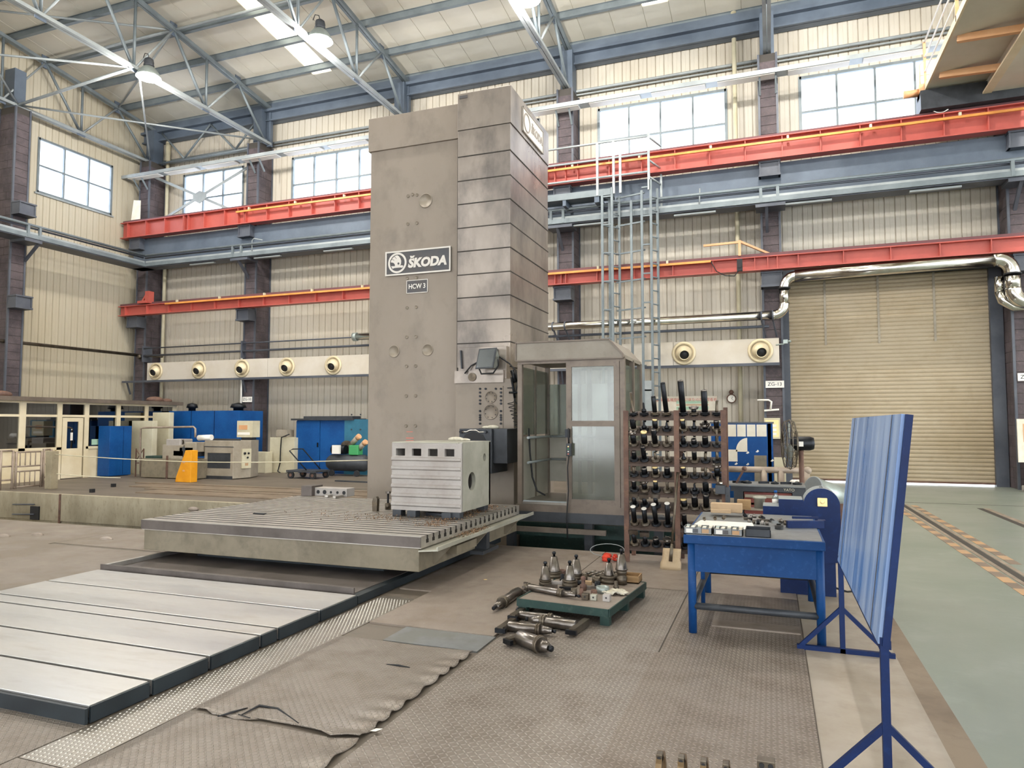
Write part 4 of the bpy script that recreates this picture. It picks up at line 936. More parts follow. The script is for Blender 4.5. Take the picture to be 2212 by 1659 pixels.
# ---- operator cabin
CX0,CX1,CY0,CY1,CF,CT = -3.5,-1.96,9.8,11.15,.56,2.65
cb_ = thing('operator_cabin','glazed grey operator cabin beside the headstock','cabin',(-2.7,10.4,.45))
obj('floor_deck', MB().box(CX0,CX1,CY0,CY1,.50,.56), 'studp', cb_); obj('sill_beam', MB().box(CX0-.05,CX1+.02,CY0-.05,CY0+.03,.42,.52), 'cabinfr', cb_)
obj('step_edge', MB().box(CX0+.05,-2.78,CY0-.02,CY0+.02,.555,.575), 'steel_lt', cb_)
for x,y in ((CX0,CY0),(CX1,CY0),(CX1,CY1),(CX0,CY1),(-2.78,CY1),(CX1,10.5)): obj('corner_post', MB().box(x-.035,x+.035,y-.035,y+.035,.5,CT), 'cabinfr', cb_)
roof = [(CX0-.05,2.63),(CX1+.02,2.63),(CX1+.02,2.68),(-2.14,2.9),(CX0-.05,2.9)]
obj('roof', MB().prism(roof, lambda u,v,h:(u,h,v), CY0-.06, CY1+.06), 'cabinpan', cb_)
fas = MB(); ins = [(CX0-.0,2.68),(-2.1,2.68),(-2.2,2.86),(CX0-.0,2.86)]
for (a,b) in zip(roof,roof[1:]+roof[:1]): fas.bar((a[0],CY0-.065,a[1]),(b[0],CY0-.065,b[1]),.02,.035,(0,1,0))
obj('roof_trim', fas, 'cabinfr', cb_); obj('head_rail', MB().box(CX0,CX1,CY0-.04,CY0+.04,2.58,2.64), 'cabinfr', cb_)
# sliding glazed door leaf
dl = obj('door_leaf', MB().box(-2.78,-2.70,CY0-.05,CY0-.01,.52,2.6).box(-2.08,-2.0,CY0-.05,CY0-.01,.52,2.6).box(-2.7,-2.08,CY0-.05,CY0-.01,2.52,2.6).box(-2.7,-2.08,CY0-.05,CY0-.01,.52,.62).box(-2.7,-2.08,CY0-.05,CY0-.01,1.66,1.74), 'cabinfr', cb_)
for z0,z1 in ((.62,1.66),(1.74,2.52)): obj('door_pane', MB().box(-2.7,-2.08,CY0-.033,CY0-.027,z0,z1), 'cabglass', dl)
obj('door_handle', MB().box(-2.79,-2.72,CY0-.08,CY0-.05,1.5,1.62), 'tool', dl)
# rear and side walls, glazed above, sheet below
for x0,x1 in ((CX0,-2.95),(-2.95,-2.45),(-2.45,CX1)):
    obj('rear_pane', MB().box(x0+.03,x1-.03,CY1,CY1+.006,1.5,2.35), 'cabglass', cb_); obj('rear_sheet', MB().box(x0+.02,x1-.02,CY1,CY1+.02,.75,1.48), 'cabinin', cb_)
    obj('rear_mullion', MB().box(x1-.025,x1+.025,CY1-.02,CY1+.03,.56,2.6), 'cabinfr', cb_)
for z in (1.12,1.49): obj('hand_rail', MB().cyl((CX0+.1,CY1-.15,z),(-2.5,CY1-.15,z),.02,n=8).cyl((CX0+.1,CY0+.05,z),(CX0+.1,CY1-.15,z),.02,n=8), 'steel_lt', cb_)
obj('left_sheet', MB().box(CX0-.01,CX0+.01,CY0+.04,CY1,.56,1.5), 'cabinin', cb_); obj('side_pane', MB().box(CX0-.003,CX0+.003,CY0+.04,CY1,1.53,2.55), 'cabglass', cb_); obj('side_post', MB().box(CX0-.02,CX0+.02,10.45,10.5,.56,2.6), 'cabinfr', cb_)
obj('side_pane', MB().box(CX1,CX1+.006,CY0+.05,10.46,.6,2.55), 'cabglass', cb_); obj('side_pane', MB().box(CX1,CX1+.006,10.54,CY1-.05,.6,2.55), 'cabglass', cb_)
obj('control_desk', MB().box(-2.6,-2.15,10.75,11.05,.56,1.45).prism([(0,1.45),(.3,1.45),(.3,1.75),(.12,1.75)],lambda u,v,h:(h,10.75+u,v),-2.6,-2.15), 'cabinpan', cb_)
pe = thing('pendant','dark hand pendant hanging on a cable at the cabin door edge','pendant',(-2.78,CY0-.12,1.3))
q0,q1 = atY(1229,958,CY0-.12),atY(1229,985,CY0-.12); obj('pendant_body', MB().box(q1.x-.035,q1.x+.035,CY0-.15,CY0-.09,q1.z,q0.z), 'dkgrey', pe, bev=.006)
for i in range(4): obj('push_button', MB().cyl((q1.x,CY0-.15,q1.z+.03+i*.035),(q1.x,CY0-.16,q1.z+.03+i*.035),.01,n=8), ('redtxt','white','greenp','insert')[i], pe)
obj('cable', MB().tube([atY(x,y,CY0-.12) for x,y in ((1228,925),(1228,945),(1229,958))]+[],.012,6).tube([atY(x,y,CY0-.12) for x,y in ((1229,985),(1226,1010),(1228,1060),(1224,1120),(1226,1165))],.009,6), 'black', pe)
obj('hose', MB().tube([atY(x,y,10.0) for x,y in ((1142,925),(1145,980),(1150,1030),(1160,1060),(1178,1070))],.014,6), 'black', pe)
# beams below the cabin and the pit machinery
pf = thing('cabin_platform','dark steel platform frame under the operator cabin in the pit','platform',(-2.6,10,-1.6))
obj('beam', MB().box(-3.8,-1.3,9.75,9.9,.28,.42), 'dkgrey', pf); obj('beam', MB().box(-3.8,-1.3,10.2,10.4,.0,.2), 'greenmet', pf)
obj('beam', MB().box(-3.6,-2.2,9.7,9.75,.13,.2), 'cabinfr', pf); obj('beam', MB().box(-3.8,-1.3,10.6,11.8,-.9,.1), 'greenmet', pf)
for x in (-3.7,-2.5,-1.5): obj('post', MB().box(x-.06,x+.06,9.9,10.02,-1.6,.42), 'dkgrey', pf)
obj('x_bed', MB().box(-16,-1.4,10.6,11.7,-1.6,-.9), 'dkgrey', pf)
# ================================================================== RIGHT HALF: RACK, PALLET, BENCH, BOARD
# tool rack
RX0,RX1,RY = -1.69,-.53,8.62
rk = thing('tool_rack','rusty brown steel rack filled with rows of upright tool holders','rack',(-1.1,RY,0))
for x in (RX0,-1.075,RX1): obj('post', MB().box(x-.03,x+.03,RY-.02,RY+.02,0,1.86), 'rust', rk); obj('rear_post', MB().box(x-.025,x+.025,RY+.42,RY+.46,0,1.9), 'rust', rk)
rows = [1.76,1.575,1.39,1.2,1.015,.83,.64,.42,.17]
cols = [-1.605,-1.475,-1.34,-1.2,-1.0,-.875,-.745,-.61]
fn = lambda x0: None
for k,z in enumerate(rows):
    for a,b,cs in ((RX0+.03,-1.105,cols[:4]),(-1.045,RX1-.03,cols[4:])):
        m = MB(); ed = [a]+[(cs[i]+cs[i+1])/2 for i in range(3)]+[b]
        for i in range(4): m.holed(ed[i],ed[i+1],RY+.0,RY+.16,cs[i],RY+.075,.036,lambda u,v,h:(u,v,h+(v-RY)*.6),z-.006,z,16)
        m.box(a,b,RY-.012,RY,z-.022,z+.004)
        obj('shelf', m, 'rustdk', rk)
rowname = ['top','second','third','fourth','fifth','sixth','seventh','eighth','lowest']
colname = ['first','second','third','fourth','fifth','sixth','seventh','eighth']
hts = [[.25,.13,.21,.36,.38,.09,.27,.15],[.14,.1,.14,.09,.14,.09,.08,.12],[.17,.17,.2,.13,.17,.08,.12,.2],[.12,.18,.1,.13,.09,.13,.1,.13],
       [.11,.1,.12,.12,.13,.12,.13,.16],[.13,.13,.14,.14,.14,.1,.14,.2],[.12,.11,.12,.08,.12,.16,.18,.1],[.22,.2,.26,.28,.16,.12,.1,.1],[.14,.12,.1,.1,.12,.1,.1,.1]]
rng = random.Random(3)
tips = ['plain','cutter','slim','drill','cap']
def tool(x,y,z,h,style,label,tilt=0,lean=28):
    t = thing('tool_holder',label,'tool holder',(x,y,z),group='tool holders in the rack'); t.rotation_euler = (R(lean),R(tilt),0)
    r_ = .028+.01*rng.random(); h *= 1.12
    obj('taper', MB().cyl((0,0,-.09),(0,0,0),.016,.034,12), 'tool', t, world=False)
    obj('flange', MB().lathe([(.052,0),(.058,.006),(.058,.012),(.046,.016),(.046,.02),(.058,.024),(.058,.03),(.046,.034)],18), ('tool_b','tool')[rng.random()<.6], t, world=False)
    if style == 'plain': obj('shank', MB().lathe([(r_,.034),(r_,h-.02),(r_*.9,h-.015)],14), 'tool', t, world=False); obj('end_ring', MB().lathe([(r_*.95,h-.015),(r_,h-.01),(r_*.9,h),(r_*.5,h)],14), ('toolsh','tool','toolsh')[rng.randrange(3)], t, world=False); obj('bore', MB().cyl((0,0,h),(0,0,h+.002),r_*.55,n=10), 'black', t, world=False)
    elif style == 'slim': obj('shank', MB().lathe([(.02,.034),(.018,.05),(.015,h)],12), 'tool_b', t, world=False); obj('bit', MB().box(-.01,.02,-.006,.006,h-.012,h+.008), 'toolsh', t, world=False)
    elif style == 'drill': obj('shank', MB().lathe([(.03,.034),(.03,h*.45),(.016,h*.55),(.012,h),(.002,h+.012)],12), 'tool', t, world=False)
    elif style == 'cap': obj('shank', MB().lathe([(r_,.034),(r_,h-.02)],14), 'tool', t, world=False); obj('tip', MB().lathe([(r_*1.05,h-.02),(r_*1.1,h-.005),(r_*.9,h),(0,h)],12), 'insert', t, world=False)
    elif style == 'disc': obj('shank', MB().lathe([(.03,.034),(.03,h)],14), 'tool', t, world=False); obj('end_disc', MB().cyl((0,0,h),(0,0,h+.004),.032,n=18), 'white', t, world=False)
    elif style == 'block': obj('shank', MB().lathe([(.028,.034),(.028,h)],14), 'tool', t, world=False); obj('block', MB().box(-.055,.055,-.02,.02,h-.01,h+.05), 'toolsh', t, world=False)
    else:
        obj('shank', MB().lathe([(r_,.034),(r_,h-.035)],14), 'tool', t, world=False); c = MB().lathe([(.03,h-.035),(.05,h-.03),(.052,h-.008),(.03,h)],12)
        for k in range(6): a = k*math.pi/3; c.cb(.05*math.cos(a),.05*math.sin(a),h-.022,.018,.018,.022)
        obj('cutter', c, 'toolsh', t, world=False)
    return t
desc = {'plain':'dark bored','slim':'slim','drill':'pointed','cap':'pale-tipped','cutter':'toothed','disc':'white-ended','block':'square-headed'}
for k,z in enumerate(rows):
    for i,x in enumerate(cols):
        if (k,i) in ((6,3),(7,5),(7,7),(8,5),(8,6),(8,7),(6,7)): continue
        st = rng.choice(['plain','plain','slim','drill','plain','cap','cutter'])
        if k == 0: st = ['slim','drill','plain','plain','plain','cutter','plain','slim'][i]
        if (k,i) in ((1,2),(1,4),(6,4)): st = 'cap'
        if k == 7 and i < 4: st = 'disc'
        if k == 6 and i < 3 : st = 'block'
        if k == 8 and i < 2: st = 'block'
        tool(x, RY+.075, z+.047, hts[k][i], st, '%s tool holder, %s from the left in the %s row of the rack' % (desc[st],colname[i],rowname[k]), rng.uniform(-3,3) if k else (-6,-2,-4,-5,-3,0,-1,2)[i], 28 if k else 10)
# shovel leaning on the rack
sv = thing('shovel','tan square shovel leaning against the middle post of the tool rack','shovel',(-1.05,8.3,0))
p0,p1 = atZ(1447,1232,.01),Vector((-1.06,8.56,1.12)); dv = (p1-Vector(p0)).normalized()
obj('handle', MB().cyl(Vector(p0)+dv*.22,p1,.015,n=10), 'tool_b', sv); obj('ferrule', MB().cyl(Vector(p0)+dv*.1,Vector(p0)+dv*.3,.022,.018,n=10), 'tool_b', sv)
rx = Vector((1,0,0)); nb = rx.cross(dv); bl = MB(); g = []
for j in range(7):
    for i in range(9):
        u = (i/8-.5); v = j/6; w = .21 + (.03 if j < 3 else 0); q = Vector(p0)+rx*u*w+dv*(v*.25)-nb*(.035*(abs(u)*2)**3) 
        g.append(q)
bl.add(g,[(j*9+i,j*9+i+1,(j+1)*9+i+1,(j+1)*9+i) for j in range(6) for i in range(8)],True)
o = obj('blade', bl, 'shovel', sv); md = o.modifiers.new('thick','SOLIDIFY'); md.thickness = .004

# pallet with tool holders
pr = R(-6); PX,PY,PZ = -1.66,6.42,.15
pl = thing('tool_pallet','low green steel pallet table crowded with tool holders','pallet',(PX,PY,0),pr)
w,d = .42,.56
obj('top_plate', MB().box(-w,w,-d,d,.135,.15), 'mat_br', pl, world=False)
obj('edge_beam', MB().box(-w,w,-d-.012,-d,.09,.155), 'greenmet', pl, world=False); obj('edge_beam', MB().box(-w,w,d,d+.012,.09,.155), 'greenmet', pl, world=False)
obj('edge_beam', MB().box(-w-.012,-w,-d,d,.09,.155), 'greenmet', pl, world=False); obj('edge_beam', MB().box(w,w+.012,-d,d,.09,.155), 'greenmet', pl, world=False)
for x in (-w+.04,w-.04):
    for y in (-d+.04,0,d-.04): obj('leg', MB().box(x-.04,x+.04,y-.03,y+.03,0,.135), 'greenmet', pl, world=False)
def onp(px,py): return atZ(px,py,PZ)
def cone_holder(px,py,label,s=1.,base=.06,bh=.07):
    q = onp(px,py); t = thing('taper_holder',label,'tool holder',q,group='taper holders on the pallet')
    base *= 1.35; s *= 1.08; obj('base_ring', MB().lathe([(base,0),(base,bh*.5),(base*.85,bh*.55),(base*.85,bh*.7),(base,bh*.75),(base,bh)],20), 'tool_b', t, world=False)
    obj('taper', MB().lathe([(.05*s,bh),(.047*s,bh+.01),(.025*s,bh+.12*s)],18), 'toolsh', t, world=False)
    obj('pull_stud', MB().lathe([(.012,bh+.12*s),(.012,bh+.135*s),(.019,bh+.138*s),(.019,bh+.155*s),(.01,bh+.16*s)],12), 'tool', t, world=False)
cone_holder(1178,1263,'steel taper holder at the left front corner of the pallet',1.,.045,.05)
cone_holder(1197,1247,'steel taper holder on thick rings at the left rear of the pallet',1.15,.055,.06)
cone_holder(1231,1266,'steel taper holder standing in the middle front of the pallet',1.05,.055,.06)
cone_holder(1245,1250,'steel taper holder standing in the middle rear of the pallet',1.1,.042,.05)
cone_holder(1316,1258,'steel taper holder on a wide ring at the right of the pallet',.95,.07,.07)
cone_holder(1343,1262,'tall steel taper holder on a slim body near the wooden box',1.15,.038,.14)
def lying(px,py,px2,py2,r_,label,name='boring_bar',z=None,cat='boring bar',head=True,taper=True,arm=0):
    z0 = PZ if z is None else z
    p1 = atZ(px,py,z0+r_); p2 = atZ(px2,py2,z0+r_); dv = (p2-p1); L = dv.length; t = thing(name,label,cat,((p1+p2)/2).xy.to_3d()+Vector((0,0,z0)))
    b = MB().lathe([(r_*.9,0),(r_,.01),(r_,L*.62),(r_*.92,L*.63)],20,p1,dv); obj('bar_body', b, 'toolsh', t)
    obj('collar', MB().lathe([(r_*1.15,L*.60),(r_*1.25,L*.62),(r_*1.25,L*.635),(r_*1.05,L*.64),(r_*1.05,L*.65),(r_*1.25,L*.655),(r_*1.25,L*.68),(r_*1.1,L*.69)],20,p1,dv), 'tool_b', t)
    obj('taper', MB().lathe([(r_*1.0,L*.69),(r_*.5,L*.93)],20,p1,dv), 'toolsh', t); obj('pull_stud', MB().lathe([(r_*.28,L*.93),(r_*.28,L*.96),(r_*.4,L*.965),(r_*.4,L),(r_*.2,L*1.01)],12,p1,dv), 'tool', t)
    if head:
        c = MB().lathe([(r_*1.05,-.035),(r_*1.15,-.03),(r_*1.15,0),(r_*.9,.005)],16,p1,dv)
        obj('cutter_head', c, 'tool_b', t)
        for k in range(5):
            a = k*1.257; n1 = dv.normalized(); s1 = n1.cross(Vector((0,0,1))).normalized(); u1 = s1.cross(n1); cpos = p1-n1*.03+(s1*math.cos(a)+u1*math.sin(a))*r_*1.05
            obj('cutter_tooth', MB().bar(cpos-n1*.015,cpos+n1*.02,.02,.02), 'toolsh', t)
    if arm:
        n1 = dv.normalized(); s1 = n1.cross(Vector((0,0,1))).normalized(); lift = Vector((0,0,-r_+.035)); e0 = p1-n1*.02+lift-s1*arm*.55; e1 = p1-n1*.02+lift+s1*arm*.45
        obj('cross_bar', MB().bar(e0,e1,.05,.055), 'tool_b', t); obj('tool_bit', MB().bar(e1-n1*.04,e1+n1*.05,.03,.035), 'tool', t)
    return t
lying(1142,1268,1252,1288,.032,'long shiny boring bar with toothed head lying across the pallet front')
# plain blocks, rings, drills, rag, box
for i,(px,py,s_,lab) in enumerate(((1265,1295,.06,'larger cube-shaped steel block on the pallet front edge'),(1283,1296,.055,'steel block with a screw hole beside the larger block'),(1311,1298,.065,'light steel block nearest the pallet corner'))):
    q = onp(px,py); t = thing('steel_block',lab,'block',q); obj('body', MB().cb(q.x,q.y,q.z,s_,s_,s_*.9), ('tool_b','castmach','cast')[i], t, bev=.004); obj('screw_hole', MB().cyl((q.x,q.y-s_/2-.002,q.z+s_*.5),(q.x,q.y-s_/2+.002,q.z+s_*.5),.008,n=10), 'black', t)
for i,(px,py,r_,h_,lab) in enumerate(((1213,1242,.05,.05,'rust-brown ring behind the left taper holders'),(1289,1258,.045,.05,'brown open ring among the drills'),(1302,1280,.06,.055,'grey ring with wide opening behind the small blocks'),(1249,1262,.04,.03,'dark ring beside the middle taper holders'))):
    q = onp(px,py); solo('steel_ring',lab,'ring',MB().lathe([(r_,0),(r_,h_),(r_*.7,h_),(r_*.65,h_*.2),(0,h_*.2)],20,q),('rust','tool_b','galv','tool')[i],q)
for i in range(12):
    px = 1254+i*5.6; py = 1246-(i%3)*3; q = onp(px,py); e_ = q+Vector((.04+.02*(i%3),.11,.0)); t = thing('twist_drill','twist drill lying at the pallet rear, %s from the left' % ORD[i],'drill',q,group='twist drills on the pallet')
    p1 = q+Vector((0,0,.012)); p2 = e_+Vector((0,0,.012)); obj('shank', MB().cyl(p1.lerp(p2,.5),p2,.012,n=8), 'toolsh', t)
    pts=[];d3=(p1-p2); 
    m = MB()
    for k in range(7): m.lathe([(.011,0),(.013,.006),(.009,.012)],8,p1.lerp(p2,.07*k),p2-p1)
    obj('flute', m, 'tool_b', t); t.children[-1]['kind'] = 'stuff'
q = onp(1260,1275); solo('brown_fitting','brown fitting standing in the middle of the pallet','fitting',MB().lathe([(.03,0),(.034,.05),(.018,.06),(.018,.09),(.024,.095),(.024,.12),(.01,.13)],14,q),'rust',q)
q = onp(1270,1262); solo('wood_chip_block','small orange wooden block on the pallet','block',MB().prism([(-.04,-.02),(.04,-.03),(.035,.03),(-.03,.03)],lambda u,v,h:(q.x+u,q.y+v,q.z+h),0,.03),'card',q)
q = onp(1328,1284)
rg = MB(); g=[]
for j in range(9):
    for i in range(13):
        u,v = i/12-.5,j/8-.5; g.append((q.x+u*.2+.03*math.sin(v*7),q.y+v*.13+.02*math.sin(u*9),q.z+.012+.035*abs(math.sin(u*8+v*5))*(1-abs(u))))
rg.add(g,[(j*13+i,j*13+i+1,(j+1)*13+i+1,(j+1)*13+i) for j in range(8) for i in range(12)],True)
o = solo('rag','crumpled striped rag at the right corner of the pallet','rag',rg,'cloth',q); md = o.modifiers.new('thick','SOLIDIFY'); md.thickness = .008
q = onp(1366,1256); t = thing('wooden_box','small open wooden box on the right rear corner of the pallet','box',q)
obj('bottom', MB().box(q.x-.08,q.x+.08,q.y-.09,q.y+.09,q.z,q.z+.01), 'wood', t)
for a in ((-.08,-.07,-.09,.09),(.07,.08,-.09,.09),(-.07,.07,-.09,-.08),(-.07,.07,.08,.09)): obj('side', MB().box(q.x+a[0],q.x+a[1],q.y+a[2],q.y+a[3],q.z,q.z+.07), 'wood', t)
q = onp(1203,1262); solo('clamp_jaw','pair of small pale clamp jaws behind the long bar','clamp',MB().cb(q.x,q.y,q.z,.11,.03,.03).cb(q.x+.06,q.y+.02,q.z,.04,.05,.04),'cast',q)

for i,(px,py,k,lab) in enumerate(((1222,1275,1,'short dark bar behind the long boring bar'),(1240,1283,0,'small brown bush beside the long bar end'),(1256,1289,2,'stub with flat top left of the blocks'),(1273,1274,1,'brown strip between the fitting and the ring'),(1291,1268,0,'dark collar before the drills'),(1331,1272,2,'grey stub by the tall taper holder'),(1283,1287,0,'pale bush behind the steel blocks'),(1190,1270,1,'flat dark bar at the left pallet edge'),(1215,1256,2,'short stub between the left taper holders'),(1263,1252,0,'rusty collar at the pallet rear'))):
    q = onp(px,py); b = MB(); s_ = .05
    if k == 0: b.lathe([(s_*.6,0),(s_*.6,s_),(s_*.35,s_),(s_*.35,0),(s_*.6,0)],12,q)
    elif k == 1: b.bar(q+Vector((-.06,-.01,.015)),q+Vector((.06,.02,.015)),.03,.03)
    else: b.lathe([(.025,0),(.03,.02),(.018,.03),(.018,.07),(.0,.075)],12,q)
    solo('pallet_part',lab,'part',b,('tool','tool_b','rust','toolsh')[i%4],q,'small parts on the pallet')
# boring bars on the floor
ZF = .014
lying(1120,1278,1066,1314,.045,'short boring bar with taper pointing left on the floor',z=ZF,head=False,arm=.14)
lying(1150,1280,1118,1318,.045,'short boring bar half under the pallet corner',z=ZF,head=False,arm=.1)
lying(1122,1328,1226,1340,.036,'bar with cross arm lying farthest from the camera on the floor',z=ZF,head=False,arm=.24)
lying(1245,1352,1136,1337,.044,'bar with cross arm on its right end, between the other bars',z=ZF,head=False,arm=-.34)
lying(1098,1352,1200,1364,.04,'bar with cross arm lying just behind the nearest one',z=ZF,head=False,arm=.28)
lying(1122,1376,1192,1402,.056,'bright boring head with polished taper nearest the camera',z=ZF,head=False,arm=.22)
# odds on the floor by the rack
q = atZ(1316,1212,.012); rg = MB()
for k in range(14): rg.sphere(q+Vector((.07*math.cos(k*2.1),.05*math.sin(k*1.7),.02+.013*(k%5))),.02+.01*(k%3),7,5,(1.5,.8,.8))
solo('red_cloth','crumpled red cloth on the floor at the foot of the rack','cloth',rg,'redcl',q)
q = atZ(1315,1200,.012); solo('wire_loop','thin bent wire loop lying by the red cloth','wire',MB().tube([q+Vector((.22*math.cos(a)-.02,.16*math.sin(a),.02+.05*(1+math.sin(a)))) for a in [k*.3 for k in range(19)]],.005,5),'steel_lt',q)
q = atZ(1048,1252,.012); solo('leaf_scrap','tiny yellow scrap on the brown floor mat','scrap',MB().prism([(-.02,0),(0,-.015),(.025,.0),(.005,.015)],lambda u,v,h:(q.x+u,q.y+v,q.z+h),0,.003),'insert',q)
q = atZ(812,1577,.03); solo('paper_scrap','small white paper scrap on the torn mat edge','paper',MB().prism([(-.03,-.01),(.01,-.02),(.035,.01),(-.01,.02)],lambda u,v,h:(q.x+u,q.y+v,.03+h+u*.2),0,.002),'white',q)
# clamps at the lower picture edge
for i,(px,py) in enumerate(((1430,1612),(1476,1618),(1523,1625),(1570,1632))):
    q = atZ(px,py,.15); t = thing('bronze_clamp','bronze half-ring clamp at the lower picture edge, %s from the left' % ORD[i],'clamp',(q.x,q.y-.02,.016),group='clamps at the lower edge')
    pts = [(.0,.10),(.028,.10),(.028,.145),(.0,.145)]
    arcp = [( .07-.10*math.cos(a), .0+.13*math.sin(a)) for a in [k*math.pi/14 for k in range(15)]]
    inn = [( .07-.075*math.cos(a), .0+.105*math.sin(a)) for a in [k*math.pi/14 for k in range(15)]][::-1]
    obj('half_ring', MB().prism([(u,v) for u,v in arcp+inn], lambda u,v,h:(h,-.10+u+.0,v), -.014,.014), 'brass', t, world=False)
    obj('lug', MB().box(-.014,.014,-.075,-.03,.095,.135), 'tool_b', t, world=False, bev=.003); obj('bolt_hole', MB().cyl((0,-.076,.117),(0,-.073,.117),.009,n=12), 'black', t, world=False)
q = atZ(1655,1642,.11); t = thing('bronze_clamp','wide bronze clamp with two bolts, right of the four narrow ones','clamp',(q.x,q.y,.016))
obj('block', MB().box(-.04,.04,-.03,.03,0,.10), 'tool_b', t, world=False, bev=.003); obj('foot', MB().box(-.038,.038,-.09,-.03,0,.055), 'castmach', t, world=False, bev=.003)
for x in (-.02,.02): obj('bolt', MB().cyl((x,-.031,.08),(x,-.036,.08),.012,n=12), 'black', t, world=False)

# ---- blue bench
BX0,BX1,BY0,BY1,BZ = -.69,.37,5.9,7.45,.8
bn = thing('blue_bench','blue steel workbench on pipe legs','bench',((BX0+BX1)/2,6.5,0))
obj('top_frame', MB().box(BX0,BX1,BY0-.02,BY1,BZ-.075,BZ-.005), 'blue_b', bn, bev=.006); obj('front_apron', MB().box(BX0+.06,BX1-.04,BY0+.01,BY0+.03,.5,BZ-.075), 'blue_b', bn)
[obj('side_apron', MB().box(xx_,xx_+.02,BY0+.03,BY1-.05,.5,BZ-.075), 'blue_b', bn) for xx_ in (BX0+.03,BX1-.05)]; obj('top_sheet', MB().box(BX0+.02,BX1-.02,BY0,BY1-.02,BZ-.005,BZ), 'slate', bn)
for x,y in ((BX0+.06,BY0+.03),(BX1-.04,BY0+.03),(BX0+.06,BY1-.08),(BX1-.04,BY1-.08),(BX0+.06,6.85)): obj('leg', MB().cyl((x,y,0),(x,y,BZ-.06),.033 if y < 6.8 or y > 6.9 else .02,n=14), 'blue_b', bn)
for z,p,q in ((.22,(BX0+.06,BY0+.03),(BX1-.04,BY0+.03)),(.22,(BX0+.06,BY1-.08),(BX1-.04,BY1-.08)),(.22,(BX0+.06,BY0+.03),(BX0+.06,BY1-.08)),(.22,(BX1-.04,BY0+.03),(BX1-.04,BY1-.08))):
    obj('stretcher', MB().cyl((*p,z),(*q,z),.028,n=12), 'dkgrey', bn)
# things on the bench
def onb(px,py): return atZ(px,py,BZ)
def organizer(x,y,label):
    t = thing('parts_case',label,'case',(x,y,BZ)); W_,D_,H_ = .225,.17,.055
    obj('tray', MB().box(0,W_,0,.006,0,H_).box(0,W_,D_-.006,D_,0,H_).box(0,.006,0,D_,0,H_).box(W_-.006,W_,0,D_,0,H_).box(0,W_,0,D_,0,.006), 'slate', t, world=False)
    for i in range(4): obj('divider', MB().box(.05+i*.045,.053+i*.045,0,D_,0,H_), 'slate', t, world=False)
    for i in range(5):
        for j in range(2): obj('insert_packet', MB().box(.012+i*.045,.042+i*.045,.02+j*.075,.085+j*.075,.02,H_-.004+.008*((i+j)%2)), ('paper','galv','paper')[(i*2+j)%3], t, world=False, bev=.004)
    for i,(a,b,m) in enumerate(((.02,.07,'white'),(.075,.115,'signdark'),(.145,.2,'hazY'))): obj('case_label', MB().box(a,b,-.001,0,.012,.044), m, t, world=False)
organizer(BX0-.0,BY0+.0,'grey compartment case of inserts at the left front of the blue bench'); organizer(BX0+.235,BY0+.0,'grey compartment case of inserts beside the first one on the bench')
t = thing('parts_tray','dark steel tray of small parts on the bench front','tray',(BX0+.48,BY0+.01,BZ))
W_,D_,H_=.19,.2,.06
obj('tray', MB().box(0,W_,0,.005,0,H_).box(0,W_,D_-.005,D_,0,H_).box(0,.005,0,D_,0,H_).box(W_-.005,W_,0,D_,0,H_).box(0,W_,0,D_,0,.005), 'dkgrey', t, world=False)
def small_part(name, label, px, py, z, m, k, s_=.03, group=None, cat='part'):
    q = atZ(px,py,z); b = MB()
    if k == 0: b.lathe([(s_*.5,0),(s_*.5,s_),(s_*.25,s_),(s_*.25,0)],10,q,(rng.uniform(-1,1),rng.uniform(-1,0),.6))
    elif k == 1: b.bar(q+Vector((-s_,0,s_*.3)),q+Vector((s_,s_*.5,s_*.3)),s_*.6,s_*.6)
    else: b.cyl(q+Vector((0,0,0)),q+Vector((0,0,s_)),s_*.5,s_*.35,10)
    solo(name,label,cat,b,m,q,group)
for i in range(15):
    small_part('machined_part','small %s, %s from the left in the heap around the bench tray' % (('grey bush','brown bar','dark stub')[i%3],ORD[i]),1612+i*3.2,1116+(i*7)%20,BZ+.002,('tool','tool_b','toolsh','cast')[i%4],i%3,.034,'small parts on the bench')
for i,(px,py) in enumerate(((1522,1122),(1562,1120),(1545,1121))):
    small_part('loose_bush','small steel bush lying on the %s' % ('first compartment case','second compartment case','gap between the cases')[i],px,py,BZ+.06,'tool_b',0,.03)
for i in range(6): small_part('hose_fitting','black or steel fitting in the heap right of the tray, number %s from the left' % ORD[i],1672+i*5,1128+(i*3)%9,BZ+.0+.02*(i%2),('black','chrome','black','toolsh','black','tool_b')[i],i%3,.04)
q = onb(1683,1143); solo('tape_roll','black tape roll standing on the bench edge','tape',MB().lathe([(.035,0),(.035,.03),(.02,.03),(.02,0),(.035,0)],20,q),'black',q)
q0 = onb(1515,1106); solo('white_sheet','white sheet covering the rear left of the bench','sheet',MB().add([(BX0+.03,BY0+.2,BZ+.03),(BX0+.55,BY0+.22,BZ+.03),(BX0+.52,BY0+.6,BZ+.035),(BX0+.08,BY0+.62,BZ+.035),(BX0+.03,BY0+.2,BZ+.0),(BX0+.55,BY0+.22,BZ+.0),(BX0+.52,BY0+.6,BZ+.0),(BX0+.08,BY0+.62,BZ+.0)],[(0,1,2,3),(4,7,6,5),(0,4,5,1),(1,5,6,2),(2,6,7,3),(3,7,4,0)]),'white',(BX0+.3,BY0+.4,BZ))
